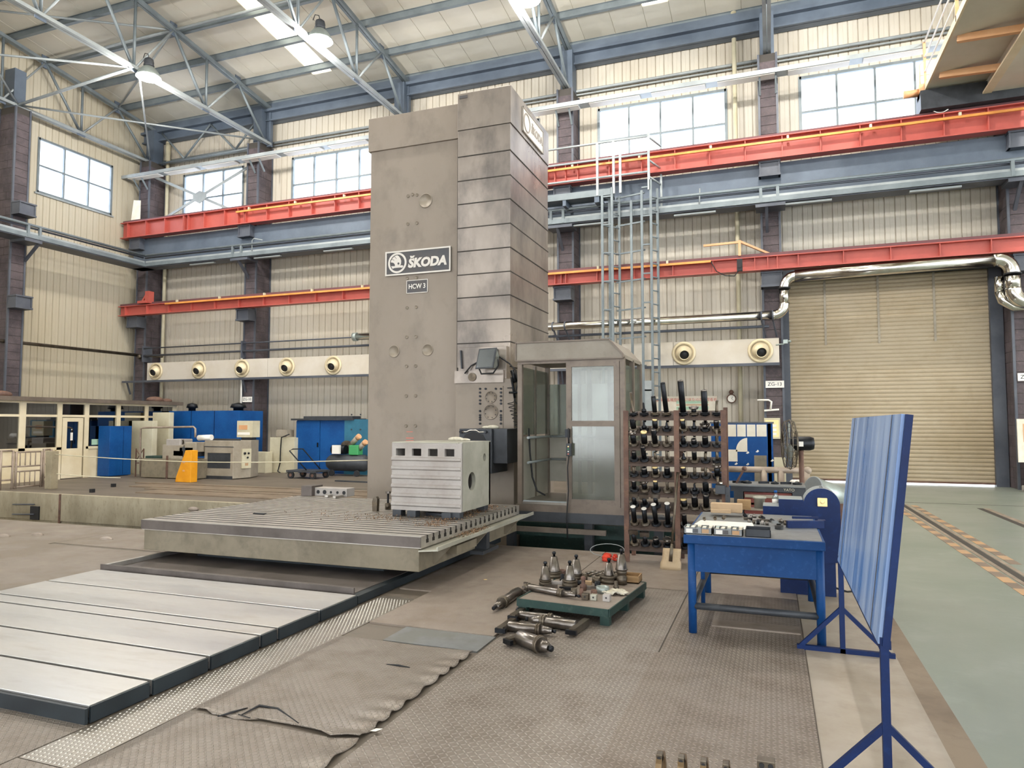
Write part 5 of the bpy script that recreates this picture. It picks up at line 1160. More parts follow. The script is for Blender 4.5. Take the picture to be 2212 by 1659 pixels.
for i,(px0,px1,pz,hh_,lab) in enumerate(((1535,1604,1106,.085,'long open cardboard tray on the white sheet'),(1592,1622,1102,.1,'brown cardboard scrap behind the tray'),(1536,1580,1107,.035,'low brown cardboard strip in front of the tray'))):
    a,b = atZ(px0,pz,BZ+.036),atZ(px1,pz,BZ+.036); solo('cardboard_piece',lab,'cardboard',MB().box(a.x,b.x,a.y-(.03 if i==2 else -.05*i),a.y+(.0 if i==2 else .12),BZ+.036,BZ+.036+hh_),('card','wood','card')[i],(a.x,a.y,BZ+.036),bev=.004)
q = onb(1641,1098); solo('steel_sleeve','grey flanged sleeve standing behind the cardboard','sleeve',MB().lathe([(.055,0),(.055,.1),(.07,.105),(.07,.125),(.04,.125),(.04,0)],18,q+Vector((0,0,0))),'castmach',q)
q = onb(1676,1101); t = thing('water_bottle','clear plastic water bottle with blue cap on the bench','bottle',q)
obj('bottle_body', MB().lathe([(.032,0),(.035,.01),(.035,.06),(.032,.07),(.035,.08),(.034,.13),(.016,.165),(.014,.18)],16,q), 'clear', t); obj('cap', MB().lathe([(.017,.178),(.017,.2),(0,.2)],14,q), 'blue', t); obj('paper_band', MB().lathe([(.0355,.07),(.0355,.11)],16,q), 'white', t)
q = onb(1745,1142); solo('dark_clamp_bar','dark blue clamp frame lying at the bench right front','tool',MB().bar(onb(1700,1140)+Vector((0,0,.03)),onb(1778,1140)+Vector((0,0,.03)),.05,.06).bar(onb(1712,1135)+Vector((0,0,.07)),onb(1768,1135)+Vector((0,0,.065)),.02,.02).cb(onb(1775,1138).x,onb(1775,1138).y,BZ,.06,.08,.06),'blue_d',q)

# blue grinder housing behind the bench
BMY = 7.56
gm = thing('belt_grinder','dark blue machine with arched white-topped guard behind the bench','machine',(.25,BMY,0))
def by(px,py): q = atY(px,py,BMY); return q.x,q.z
x0,z0 = by(1648,1093); x1,z1 = by(1682,1078); xa,_ = by(1734,1090); cx,cz = by(1775,1092); rr = by(1815,1092)[0]-cx
prof = [(x0,.55),(x0,z0),(x1,z0),(x1,z1),(xa,z1)]+[(cx-rr*math.cos(a),cz+rr*math.sin(a)) for a in [k*math.pi/16 for k in range(1,17)]]+[(cx+rr,.35),(xa,.3)]
obj('housing', MB().prism(prof, lambda u,v,h:(u,h,v), BMY, BMY+.3), 'blue_d', gm)
ag = MB().prism([(cx-rr*1.01*math.cos(a),cz+rr*1.01*math.sin(a)) for a in [k*math.pi/16 for k in range(1,15)]]+[(cx-rr*.97*math.cos(a),cz+rr*.97*math.sin(a)) for a in [k*math.pi/16 for k in range(14,0,-1)]], lambda u,v,h:(u,h,v), BMY+.02, BMY+.31); obj('arched_guard', ag, 'steel_lt', gm)
for k in (.1,.18): obj('guard_slot', MB().box(cx-.01,cx+.02,BMY+k,BMY+k+.02,cz+rr*1.0,cz+rr*1.022), 'black', gm)
obj('top_ledge', MB().box(x0,x1,BMY-.0,BMY+.3,z0,z0+.006).box(x1,xa,BMY,BMY+.3,z1,z1+.006), 'steel_lt', gm)
obj('stand', MB().box(x1,cx+rr-.05,BMY+.05,BMY+.25,0,.5), 'blue_d', gm)
xw,zw = by(1776,1083); obj('handle_knob', MB().cyl((xw,BMY-.05,zw),(xw,BMY,zw),.02,n=12).box(xw-.045,xw+.045,BMY-.03,BMY-.005,zw-.05,zw+.035), 'insert', gm, bev=.006)
q = atZ(1800,1215); solo('cable_bundle','black cables and clips lying under the blue machine','cable',MB().tube([q+Vector((.1*math.sin(k*1.1),.12*math.cos(k*.9),.03+.01*(k%3))) for k in range(14)],.012,6),'black',q)
q = atZ(1795,1270); solo('floor_cable','black cable looping over the floor behind the blue board','cable',MB().tube([atZ(x,y,.012) for x,y in ((1740,1245),(1770,1250),(1800,1268),(1830,1278),(1860,1276))],.009,6),'black',q)

# ---- blue leaning board on stands
bo = thing('blue_board','blue painted sheet board leaning on two forked stands','board',(.5,4.9,0))
bA,bB,bC,bD = Vector((.44,3.65,.69)),Vector((.445,5.8,.68)),Vector((.57,5.8,1.74)),Vector((.565,3.65,1.745))
nn = (bB-bA).cross(bD-bA).normalized()*.03
if nn.x < 0: nn = -nn
obj('panel', MB().add([bA,bB,bC,bD,bA+nn,bB+nn,bC+nn,bD+nn],[(0,1,2,3),(4,7,6,5),(0,4,5,1),(1,5,6,2),(2,6,7,3),(3,7,4,0)]), 'bluepan', bo)
for a,b in ((bA,bD),(bB,bC)): obj('edge_frame', MB().bar(Vector(a)+nn*1.0,Vector(b)+nn*1.0,.03,.055,(0,1,0)), 'blue_d', bo)
obj('edge_frame', MB().bar(bA+nn,bB+nn,.05,.04), 'blue_d', bo)
for t_ in (.12,.9): obj('score_line', MB().bar((bA.lerp(bB,t_))-nn*.05,(bD.lerp(bC,t_))-nn*.05,.003,.006,(0,1,0)), 'signdark', bo)
for y,ap in ((3.65,.33),(5.8,.33)):
    st = obj('stand_post', MB().bar((.465,y,0.0),(.465,y,.72),.035,.035), 'blue_d', bo)
    obj('stand_leg', MB().bar((.465,y,ap),(.17,y,.02),.03,.03), 'blue_d', st); obj('stand_leg', MB().bar((.465,y,ap),(.78,y,.02),.03,.03), 'blue_d', st); obj('stand_foot', MB().bar((.15,y,.0175),(.81,y,.0175),.035,.035), 'blue_d', st)

# ---- back right clutter
def boxat(name,label,cat,px0,px1,pyt,Y,depth,m,pyb=None,bev=.01):
    a = atY(px0,pyt,Y); b = atY(px1,pyt,Y); z0 = 0 if pyb is None else atY(px0,pyb,Y).z
    return a,b,z0
# dark workbench with red-brown drawers
Yd = 9.9; a,b = atY(1578,1046,Yd),atY(1740,1046,Yd)
dw = thing('drawer_bench','dark grey tool bench with red-brown drawers behind the blue machine','bench',((a.x+b.x)/2,Yd+.3,0)); zt = a.z
obj('frame', MB().box(a.x,b.x,Yd,Yd+.6,zt-.09,zt-.02).box(a.x+.04,a.x+.16,Yd,Yd+.6,0,zt-.09).box(b.x-.16,b.x,Yd,Yd+.6,0,zt-.09), 'dkgrey', dw); obj('top', MB().box(a.x-.08,b.x,Yd-.02,Yd+.62,zt-.02,zt), 'slate', dw)
obj('back_panel', MB().box(a.x+.16,b.x-.16,Yd+.4,Yd+.42,.1,zt-.09), 'rust', dw)
for i in range(4):
    d_ = obj('drawer', MB().box(a.x+.17,b.x-.17,Yd+.03,Yd+.4,zt-.24-i*.17,zt-.1-i*.17), 'drawer', dw); obj('pull_strip', MB().box(a.x+.18,b.x-.18,Yd+.015,Yd+.03,zt-.17-i*.17,zt-.13-i*.17), 'beige2', d_)
text('maker_mark','YATO',.05,'beige',dw,(b.x-.2,Yd-.004,zt-.055),FRONT,.001)
for i,(u,s_) in enumerate(((.1,.05),(.22,.06),(.45,.04),(.6,.05),(.75,.04),(.9,.06))):
    q = Vector((a.x+(b.x-a.x)*u,Yd+.25,zt)); solo('bench_tool','small dark tool lying on the drawer bench, %s from the left' % ORD[i],'tool',MB().lathe([(s_,0),(s_,.02),(s_*.5,.03),(s_*.3,.04)],12,q) if i%2 else MB().bar(q+Vector((-s_*1.6,0,.015)),q+Vector((s_*1.6,.05,.015)),.03,.03),'tool',q)
q = atY(1600,1030,Yd+.2); solo('iron_bar_stand','short rusty lever standing on the drawer bench','lever',MB().bar((q.x-.06,Yd+.2,zt),(q.x+.05,Yd+.2,zt+.2),.05,.03).sphere((q.x+.05,Yd+.2,zt+.2),.035),'rust',(q.x,Yd+.2,zt))
# grey vice on the rack side
q = atY(1562,1062,8.6); t = thing('bench_vice','grey clamp block fixed to the right post of the rack','vice',(q.x,8.55,q.z-.1)); obj('body', MB().box(q.x-.08,q.x+.03,8.48,8.6,q.z-.02,q.z+.08), 'dkgrey', t, bev=.005); obj('screw', MB().cyl((q.x-.02,8.54,q.z+.08),(q.x-.02,8.54,q.z+.12),.02,n=8), 'chrome', t); obj('arm', MB().box(q.x+.03,q.x+.08,8.5,8.56,q.z-.14,q.z+.06), 'dkgrey', t)
# pipe guard rail
Yr = 12.2; a,b = atY(1568,1013,Yr),atY(1747,1016,Yr)
pg = thing('pipe_barrier','old brownish pipe barrier rail behind the drawer bench','barrier',((a.x+b.x)/2,Yr,0)); zt2 = a.z
obj('rail', MB().cyl((a.x-.4,Yr,zt2),(b.x,Yr,zt2),.05,n=12), 'railst', pg)
for x in (b.x-.04,b.x-.42,b.x-.68,a.x-.3): obj('post', MB().cyl((x,Yr,0.0),(x,Yr,zt2),.055,n=12), 'railst', pg)
obj('elbow', MB().sphere((b.x-.02,Yr,zt2),.065), 'railst', pg)
# floor fan
Yf = 10.9; c_ = atY(1705,960,Yf); fn_ = thing('standing_fan','black standing fan seen from the side before the roller door','fan',(c_.x,Yf,0))
m_ = atY(1730,958,Yf); obj('motor', MB().lathe([(.03,-.14),(.09,-.13),(.1,-.05),(.1,.12),(.085,.17),(.04,.18)],20,m_,(1,.1,0)), 'tool', fn_); obj('motor_label', MB().box(m_.x-.03,m_.x+.03,m_.y-.103,m_.y-.098,m_.z-.04,m_.z+.03), 'white', fn_)
base_x = atY(1733,1080,Yf).x; obj('pole', MB().cyl((base_x,Yf,.02),(m_.x,Yf,m_.z-.1),.035,n=10), 'rust', fn_); obj('base', MB().lathe([(.25,0),(.25,.02),(.05,.05)],20,(base_x,Yf,0)), 'tool', fn_)
cg = atY(1706,960,Yf); ax_ = Vector((1,.1,0)).normalized(); cage = MB(); sd = Vector((0,0,1)); sd2 = ax_.cross(sd)
for rr_,xo in ((.36,0),(.33,-.07),(.33,.06),(.2,-.1),(.2,.09)): cage.tube([cg+ax_*xo+(sd*math.cos(k*.2618)+sd2*math.sin(k*.2618))*rr_ for k in range(24)],.006,5,True)
for k in range(24):
    e_ = sd*math.cos(k*.2618)+sd2*math.sin(k*.2618); cage.tube([cg-ax_*.1+e_*.05,cg-ax_*.1+e_*.2,cg-ax_*.07+e_*.33,cg+e_*.36,cg+ax_*.06+e_*.33,cg+ax_*.09+e_*.2,cg+ax_*.1+e_*.06],.0035,4)
cgo = obj('cage', cage, 'tool_b', fn_); cgo['kind'] = 'stuff'
for k in range(3):
    e_ = sd*math.cos(k*2.094)+sd2*math.sin(k*2.094); e2 = ax_.cross(e_); obj('blade', MB().add([cg+e_*.05-e2*.03,cg+e_*.3-e2*.1+ax_*.02,cg+e_*.32+e2*.08-ax_*.03,cg+e_*.06+e2*.04-ax_*.01,cg+e_*.05-e2*.03+ax_*.004,cg+e_*.3-e2*.1+ax_*.024,cg+e_*.32+e2*.08-ax_*.026,cg+e_*.06+e2*.04-ax_*.006],[(0,1,2,3),(7,6,5,4),(0,4,5,1),(1,5,6,2),(2,6,7,3),(3,7,4,0)]), 'galv', fn_)
# galvanised tilted drum
a,b = atY(1755,1060,11.2),atY(1822,1078,11.5); dv = b-a; dm = thing('galvanised_drum','pale green galvanised drum lying tilted behind the blue machine','drum',(a.x,11.3,0))
obj('shell', MB().lathe([(.2,0),(.21,.01),(.2,.02),(.19,.2),(.18,dv.length*1.1)],24,a,dv), 'galv', dm); obj('mouth', MB().lathe([(.2,-.012),(.215,-.012),(.215,.012),(.2,.012)],24,a,dv), 'steel_lt', dm); obj('cradle', MB().box(a.x-.05,b.x,11.2,11.6,0,a.z-.18), 'rust', dm)
for i,px in enumerate((1713,1724,1741)):
    q = atY(px,1043,12.6); solo('white_lamp_bulb','small glossy white ball behind the barrier, %s from the left' % ORD[i],'bulb',MB().sphere((q.x,12.6,q.z),.055,12,8).cyl((q.x,12.6,0),(q.x,12.6,q.z),.03,n=8),'white',(q.x,12.6,0))
# blue notice board with papers
Yn = 13.4; a,b = atY(1560,915,Yn),atY(1669,915,Yn)
nb_ = thing('notice_board','blue notice board with pinned white papers left of the roller door','notice board',((a.x+b.x)/2,Yn,0))
obj('panel', MB().box(a.x-.2,b.x,Yn,Yn+.04,.35,a.z), 'blue', nb_); obj('frame', MB().box(a.x-.22,b.x+.02,Yn-.01,Yn+.05,a.z,a.z+.03), 'steel_dk', nb_)
for x in (a.x-.1,b.x-.06): obj('leg', MB().box(x-.03,x+.03,Yn,Yn+.05,0,a.z), 'steel_dk', nb_)
for (x0,y0,x1,y1) in ((1566,917,1591,943),(1592,917,1612,943),(1613,917,1633,943),(1634,917,1657,943),(1570,971,1594,997)):
    p,q = atY(x0,y0,Yn),atY(x1,y1,Yn); obj('pinned_paper', MB().box(p.x,q.x-.006,Yn-.008,Yn-.002,q.z,p.z), 'paper', nb_)
p = atY(1614,946,Yn); obj('fan_paper', MB().prism([(0,0)]+[(-.2*math.cos(a_),.0-.25+.25*math.sin(a_)) for a_ in [k*math.pi/16 for k in range(0,9)]][::-1]+[(0,-.25)], lambda u,v,h:(p.x+u,h,p.z+v), Yn-.008,Yn-.002), 'paper', nb_)
p,q = atY(1564,915,Yn),atY(1570,1004,Yn); obj('side_strip', MB().box(p.x,q.x,Yn-.006,Yn-.001,q.z,p.z), 'white', nb_)
for i,(px,py) in enumerate(((1590,1002),(1615,1003),(1636,975),(1668,995),(1615,978))): p = atY(px,py,Yn); obj('paper_scrap', MB().prism([(-.03,-.01),(.0,-.02),(.03,.0),(.01,.03)],lambda u,v,h:(p.x+u,h,p.z+v),Yn-.005,Yn-.001), 'white', nb_)
for i,(x0,x1,yt) in enumerate(((1629,1656,984),(1672,1697,988))):
    p,q = atY(x0,yt,13.0),atY(x1,yt,13.0); solo('board_sheet',('olive board standing before the blue notice board','cream board standing right of the notice board')[i],'board',MB().box(p.x,q.x,13.0,13.05,0,p.z),('olive','beige')[i],((p.x+q.x)/2,13.02,0))
# electrical cabinet on the column by the door
p,q = atY(1650,903,21.3),atY(1686,948,21.3); ec = thing('fuse_cabinet','cream fuse cabinet on the brick column left of the roller door','cabinet',(p.x,21.3,q.z)); obj('body', MB().box(p.x,q.x,21.24,21.43,q.z,p.z), 'beige', ec, bev=.006); obj('door', MB().box(p.x+.04,q.x-.04,21.235,21.25,q.z+.05,p.z-.06), 'insert', ec)
for k in range(3): obj('door_label', MB().box(q.x-.3,q.x-.1,21.23,21.236,q.z+.1+k*.12,q.z+.17+k*.12), 'white', ec)
# information board on the back wall behind the rack
p,q = atY(1418,862,22.27),atY(1549,891,22.27); ib = thing('information_board','long white information board with red heading and green bars on the back wall','board',((p.x+q.x)/2,22.27,q.z))
zt,zb = atY(1480,856,22.27).z,atY(1480,889,22.27).z; obj('board_sheet', MB().box(p.x,q.x,22.26,22.3,zb,zt), 'paper', ib)
text('heading','机床设备精度检验记录及动态管理看板',.115,'redtxt',ib,((p.x+q.x)/2,22.255,zt-.12),FRONT,.002,sx=.95)
for k,(z,h_,m) in enumerate(((.62,.1,'signgreen'),(.43,.03,'hazY'),(.22,.1,'signgreen'))): obj('printed_bar', MB().box((p.x+q.x)/2-.3,q.x-.25,22.254,22.26,zb+z*(zt-zb)-h_/2,zb+z*(zt-zb)+h_/2), m, ib)
# wall clock
c_ = atY(1580,861,22.2); ck = thing('wall_clock','round white wall clock with brown rim and knob on the back wall','clock',(c_.x,22.2,c_.z)); obj('rim', MB().lathe([(.11,0),(.14,0),(.14,-.04),(.11,-.04),(.11,0)],24,(c_.x,22.25,c_.z),(0,1,0)), 'rust', ck); obj('face', MB().cyl((c_.x,22.24,c_.z),(c_.x,22.22,c_.z),.11,n=24), 'white', ck); obj('finial', MB().lathe([(.04,0),(.075,.05),(.05,.11),(.0,.13)],14,(c_.x,22.24,c_.z+.14)), 'rust', ck)
for a_,l_ in ((.6,.07),(2.3,.09)): obj('hand', MB().bar((c_.x,22.215,c_.z),(c_.x+l_*math.sin(a_),22.215,c_.z+l_*math.cos(a_)),.008,.01,(0,1,0)), 'black', ck)
p = atY(1660,868,21.4); solo('wall_valve_pipe','bent white pipe with valve on the brick column by the door','pipe',MB().tube([(p.x-.3,21.4,p.z+.05),(p.x,21.38,p.z+.05),(p.x+.08,21.38,p.z),(p.x+.05,21.38,p.z-.22)],.03,8).bar((p.x-.12,21.4,p.z-.25),(p.x+.28,21.4,p.z-.22),.05),'white',(p.x,21.4,p.z))
p = atY(1700,738,21.2); solo('wall_camera','small grey camera on a bracket at the end of the white duct','camera',MB().cyl((p.x-.3,21.2,p.z-.08),(p.x-.08,21.2,p.z-.06),.02,n=6).box(p.x-.1,p.x+.02,21.1,21.24,p.z-.06,p.z+.05).cyl((p.x+.02,21.15,p.z),(p.x+.1,21.12,p.z),.035),'galv',(p.x,21.2,p.z))
# right edge: concrete blocks, poster
p = atZ(2176,1052); 
for i,(x0,x1,z0,z1) in enumerate(((5.92,7.2,0,.14),(6.0,7.2,.14,.75),(5.95,7.2,.75,1.4))): solo('concrete_block','pale concrete block at the right picture edge, %s of the pile' % ('lowest','middle','topmost')[i],'block',MB().box(x0,x1,20.6,21.2,z0,z1),'cast',(6.4,20.9,z0),bev=.02)
p = atY(2196,905,20.5); po = thing('edge_poster','white and red poster board standing at the right picture edge','poster',(p.x+.5,20.5,0)); obj('sheet', MB().box(p.x,p.x+1.2,20.48,20.52,.75,p.z), 'paper', po); obj('red_print', MB().box(p.x+.12,p.x+1.1,20.47,20.481,1.25,p.z-.12), 'craneor', po)
# ================================================================== LEFT BACK: OFFICE AND OLD MACHINES
OX = -20.4
of = thing('site_office','cream glazed office cabin along the left wall','office',(OX,15,0))
obj('roof_slab', MB().box(-25,OX+.25,9,19.75,2.36,2.48), 'cabinfr', of); obj('end_wall', MB().box(-25,OX,19.6,19.68,0,2.36), 'offwhite', of)
obj('base_wall', MB().box(OX-.06,OX,9,15.28,0,.93).box(OX-.06,OX,16.05,19.6,0,.93), 'offwhite', of)
for a,b in ((9,9.1),(13.98,14.17),(15.13,15.28),(16.03,16.18),(17.18,17.33),(18.3,18.44),(19.5,19.66),(11.6,11.75)): obj('wall_post', MB().box(OX-.05,OX+.03,a,b,.0,2.36), 'offwhite', of)
for z0,z1 in ((2.3,2.36),(1.9,1.97)): obj('wall_rail', MB().box(OX-.05,OX+.02,9,19.6,z0,z1), 'offwhite', of)
obj('wall_rail', MB().box(OX-.05,OX+.03,9,15.28,.9,.98).box(OX-.05,OX+.03,16.1,19.6,.9,.98), 'offwhite', of)
for a,b in ((9.1,11.6),(11.75,13.98),(14.17,15.13),(15.28,16.03),(16.18,17.18),(17.33,18.3),(18.44,19.5)): obj('office_pane', MB().box(OX-.02,OX-.012,a,b,1.97,2.3), 'offglass', of)
for a,b in ((9.1,11.6),(11.75,13.98),(14.17,15.13),(16.25,17.1),(17.33,18.3),(18.44,19.5)): obj('office_pane', MB().box(OX-.02,OX-.012,a,b,.98,1.9), 'offglass', of)
obj('curtain', MB().box(OX-.35,OX-.32,14.3,15.1,.95,1.65).box(OX-.35,OX-.32,11.8,13.9,.95,1.9), 'curtain', of); obj('curtain', MB().box(OX-.36,OX-.33,14.17,14.75,1.65,1.9), 'redcl', of)
obj('inner_wall', MB().box(-22.6,-22.55,9,19.6,0,2.36), 'curtain', of)
dd = obj('office_door', MB().box(OX-.02,OX+.03,15.3,15.45,0.02,1.88).box(OX-.02,OX+.03,15.83,15.98,.02,1.88).box(OX-.02,OX+.03,15.45,15.83,1.76,1.88).box(OX-.02,OX+.03,15.45,15.83,.02,.93), 'offwhite', of)
obj('door_pane', MB().box(OX,OX+.006,15.45,15.83,.93,1.76), 'offglass', dd); obj('door_lettering', MB().box(OX+.008,OX+.01,15.6,15.63,1.5,1.53).box(OX+.008,OX+.01,15.58,15.66,1.18,1.42), 'white', dd)
obj('window_notice', MB().box(OX-.008,OX+.002,16.32,16.6,1.02,1.2), 'signgreen', of)
for i,(y,s_) in enumerate(((13.6,.22),(18.9,.25),(19.4,.18))): solo('roof_lump','dark bundle lying on the office roof, %s from the left' % ORD[i],'bundle',MB().sphere((OX-.2,y,2.48+s_*.25),s_,10,6,(1,1.3,.5)),'rust',(OX-.2,y,2.48))
# fence by the pit
fc = thing('pit_fence','low brown bar fence at the left edge beside the pit','fence',(-18.7,13,0))
fy0,fy1 = 12.85,13.35; fx = -18.45
def fpt(px,py): return atX(px,py,fx)
for px in (0,26,33,88,93,108): 
    q = fpt(px,1040); z1 = 1.0 if px in (26,93,0,108) else .95; obj('post', MB().cyl((fx,q.y,0.0),(fx,q.y,z1),.03,n=8), 'railst', fc)
for pxa,pxb in ((0,26),(93,108)):
    a,b = fpt(pxa,975).y,fpt(pxb,975).y
    for z in (1.0,.6,.25): obj('rail', MB().cyl((fx,a,z),(fx,b,z),.022,n=8), 'railst', fc)
a,b = fpt(33,975).y,fpt(88,975).y
for z in (.95,.58,.45,.05): obj('gate_rail', MB().cyl((fx,a,z),(fx,b,z),.02,n=8), 'railst', fc)
for i in range(4): y = a+(b-a)*(i+1)/5; obj('gate_bar', MB().cyl((fx,y,.05),(fx,y,.45),.014,n=6).cyl((fx,y,.58),(fx,y,.95),.014,n=6), 'railst', fc)
q = atZ(112,1056); solo('concrete_post','square concrete post at the pit edge','post',MB().box(q.x-.14,q.x+.08,q.y-.1,q.y+.1,0,.98),'concrete',(q.x,q.y,0),bev=.01)
for i,(p0,p1,y0,y1,z) in enumerate(((118,975,797,994,.9),(118,1018,260,1036,.4))):
    a = Vector((q.x,q.y,z)); b = atY(p1 if False else (797,260)[i],(994,1032)[i],13.4 if i == 0 else 14.0)
    pts = [a.lerp(b,k/12)-Vector((0,0,(.12,.02)[i]*math.sin(math.pi*k/12))) for k in range(13)]
    solo('guard_rope',('upper thin pale rope strung from the concrete post to the machine','lower thin rope slanting down from the concrete post')[i],'rope',MB().tube(pts,.012,5),'beige',a)
# blue leaning cabinet
a,b = atZ(207,1029),atZ(278,1027); bl_ = thing('blue_locker','plain blue sheet locker in front of the office','locker',(a.x+.3,a.y,0)); zt = atX(240,915,a.x+.2).z
obj('body', MB().box(-20.35,-19.85,a.y-.05,b.y+.1,.02,1.62), 'blue', bl_, bev=.01); obj('foot', MB().box(-20.3,-19.9,a.y,b.y+.05,0,.02), 'dkgrey', bl_); obj('door_seam', MB().box(-19.852,-19.846,a.y+.45,a.y+.46,.05,1.6), 'blue_d', bl_)
# beige and blue sheet enclosure behind the machine
def wallbox(name,label,cat,px0,px1,pyt,Y,d,m,extra=None):
    a,b = atY(px0,pyt,Y),atY(px1,pyt,Y); t = thing(name,label,cat,((a.x+b.x)/2,Y+d/2,0)); o = obj('body', MB().box(a.x,b.x,Y,Y+d,0,a.z), m, t, bev=.01); return t,a,b
t,a,b = wallbox('blue_enclosure','long blue sheet enclosure behind the old grinding machine','enclosure',365,517,888,19.2,1.2,'blue')
for u in (.33,.66): obj('panel_seam', MB().box(a.x+(b.x-a.x)*u-.01,a.x+(b.x-a.x)*u+.01,19.19,19.2,0,a.z), 'blue_d', t)
t,a,b = wallbox('beige_screen','tall beige panel at the left end of the blue enclosure','panel',330,366,891,18.4,.2,'beige'); t,a,b = wallbox('beige_screen','lower beige panel beside the blue locker','panel',285,330,909,17.75,.2,'beige')
for i,(px,py,s_) in enumerate(((415,883,.2),(515,878,.28))): q = atY(px,py,19.6); solo('roof_ventilator','dark cap on top of the blue enclosure, %s one' % ('left','right')[i],'ventilator',MB().lathe([(s_*.6,-.12),(s_*.6,0),(s_,.02),(s_*.8,.15),(0,.2)],14,(q.x,19.6,atY(px,888,19.6).z+.1)),'tool',(q.x,19.6,2.1))
# grinding machine: base, table, pipework
Ym = 16.6
a,b = atY(305,990,Ym),atY(424,990,Ym); om = thing('old_grinder','old grey green grinding machine with a pipe frame','machine',((a.x+b.x)/2,Ym+.4,0)); zt = a.z
obj('base', MB().box(a.x,b.x,Ym,Ym+.9,.02,zt), 'olive', om, bev=.015); obj('front_rail', MB().box(a.x+1.05,a.x+1.11,Ym-.03,Ym,0,zt+.1), 'rust', om)
for (px0,px1,py0,py1,m) in ((362,405,960,990,'beige2'),(370,400,948,962,'cast'),(398,428,965,985,'dkgrey'),(385,407,972,984,'white'),(325,360,984,990,'greenmet'),(410,434,955,975,'beige2')):
    p,q = atY(px0,py0,Ym+.3),atY(px1,py1,Ym+.3); obj('machine_head', MB().box(p.x,q.x,Ym+.1,Ym+.6,q.z-.02,p.z), m, om, bev=.02)
for px,py,r_ in ((372,970,.1),(420,965,.12),(392,955,.09)): p = atY(px,py,Ym+.2); obj('hand_wheel', MB().lathe([(r_,-.02),(r_,.02),(r_*.7,.02),(r_*.7,-.02),(r_,-.02)],16,p,(0,1,0)).bar(p-Vector((r_,0,0)),p+Vector((r_,0,0)),.02), 'tool_b', om)
obj('pipe_frame', MB().tube([atY(x,y,Ym+.2) for x,y in ((303,1030),(303,950),(304,926),(310,924),(360,923),(418,922),(422,926),(422,945))],.03,8), 'railst', om)
p = atY(424,946,Ym+.1); q = atY(452,945,Ym+.1); solo('white_roll','white paper roll lying on the grinder','roll',MB().cyl((p.x,Ym+.2,p.z),(q.x,Ym+.2,q.z),.085,n=18),'white',(p.x,Ym+.2,p.z-.09))
p = atZ(301,1030); solo('old_chair','rusty metal chair beside the grinder','chair',MB().box(p.x-.2,p.x+.15,p.y,p.y+.3,.42,.45).box(p.x-.2,p.x-.17,p.y,p.y+.03,0,.9).box(p.x+.12,p.x+.15,p.y,p.y+.03,0,.9).box(p.x-.2,p.x-.17,p.y+.27,p.y+.3,0,.42).box(p.x+.12,p.x+.15,p.y+.27,p.y+.3,0,.42).bar((p.x-.18,p.y+.01,.5),(p.x+.13,p.y+.01,.88),.02).bar((p.x-.18,p.y+.01,.88),(p.x+.13,p.y+.01,.5),.02),'rust',(p.x,p.y,0))
# grey cabinet machine
g0 = atZ(440,1034); g1 = atZ(503,1036); g2 = atZ(541,1033); zt = atY(470,952,g0.y).z
gm2 = thing('grey_machine_cabinet','grey machine cabinet with dark window in the left background','machine cabinet',(g1.x,g1.y+.3,0))
obj('body', MB().prism([(g0.x,g0.y),(g1.x,g1.y),(g2.x,g2.y),(g2.x-.3,g2.y+.7),(g0.x-.2,g0.y+.9)],lambda u,v,h:(u,v,h),.02,zt), 'beige2', gm2, bev=.015)
f0,f1 = Vector((g0.x,g0.y,0)),Vector((g1.x,g1.y,0)); dv = (f1-f0); nrm = Vector((dv.y,-dv.x,0)).normalized()
P_ = lambda u,z,o: f0+dv*u+nrm*o+Vector((0,0,z))
def facebox(u0,u1,za,zb,o0,o1): return MB().add([P_(u0,za,o0),P_(u1,za,o0),P_(u1,zb,o0),P_(u0,zb,o0),P_(u0,za,o1),P_(u1,za,o1),P_(u1,zb,o1),P_(u0,zb,o1)],[(0,3,2,1),(4,5,6,7),(0,1,5,4),(1,2,6,5),(2,3,7,6),(3,0,4,7)])
obj('dark_window', facebox(.12,.9,.33,.8,.0,.004), 'dkgrey', gm2); obj('window_frame', facebox(.06,.95,.8,.85,0,.03), 'beige2', gm2); obj('upper_band', facebox(.0,1.,.98,1.0,0,.02), 'dkgrey', gm2); obj('plinth', facebox(.02,.98,.0,.1,0,.01), 'dkgrey', gm2)
h0,h1 = Vector((g1.x,g1.y,0)),Vector((g2.x,g2.y,0)); f0,dv = h0,h1-h0; nrm = Vector((dv.y,-dv.x,0)).normalized()
obj('control_panel', facebox(.45,.97,.32,.92,0,.04), 'beige', gm2)
for u,z,r_ in ((.58,.78,.04),(.8,.78,.03),(.75,.65,.03)): obj('control_knob', MB().lathe([(r_,0),(r_,.03),(0,.03)],10,P_(u,z,.04),nrm), 'tool', gm2)
obj('warning_label', facebox(.62,.8,.4,.48,.04,.043), 'hazY', gm2); obj('rim', MB().box(g0.x,g2.x-.1,g0.y+.25,g0.y+.3,zt,zt+.06), 'dkgrey', gm2)
p,q = atY(512,909,17.9),atY(545,945,17.9); t = thing('control_box','cream control box with warning labels above the grey machine','control box',((p.x+q.x)/2,17.9,q.z)); obj('body', MB().box(p.x,q.x,17.9,18.25,q.z,p.z), 'beige', t, bev=.008); obj('warning_label', MB().box(p.x+.08,q.x-.2,17.89,17.9,p.z-.28,p.z-.14), 'craneor', t); obj('name_label', MB().box(p.x+.04,q.x-.1,17.89,17.9,q.z+.08,q.z+.16), 'white', t); obj('stand', MB().box(p.x+.1,q.x-.1,18.0,18.2,1.1,q.z), 'dkgrey', t)
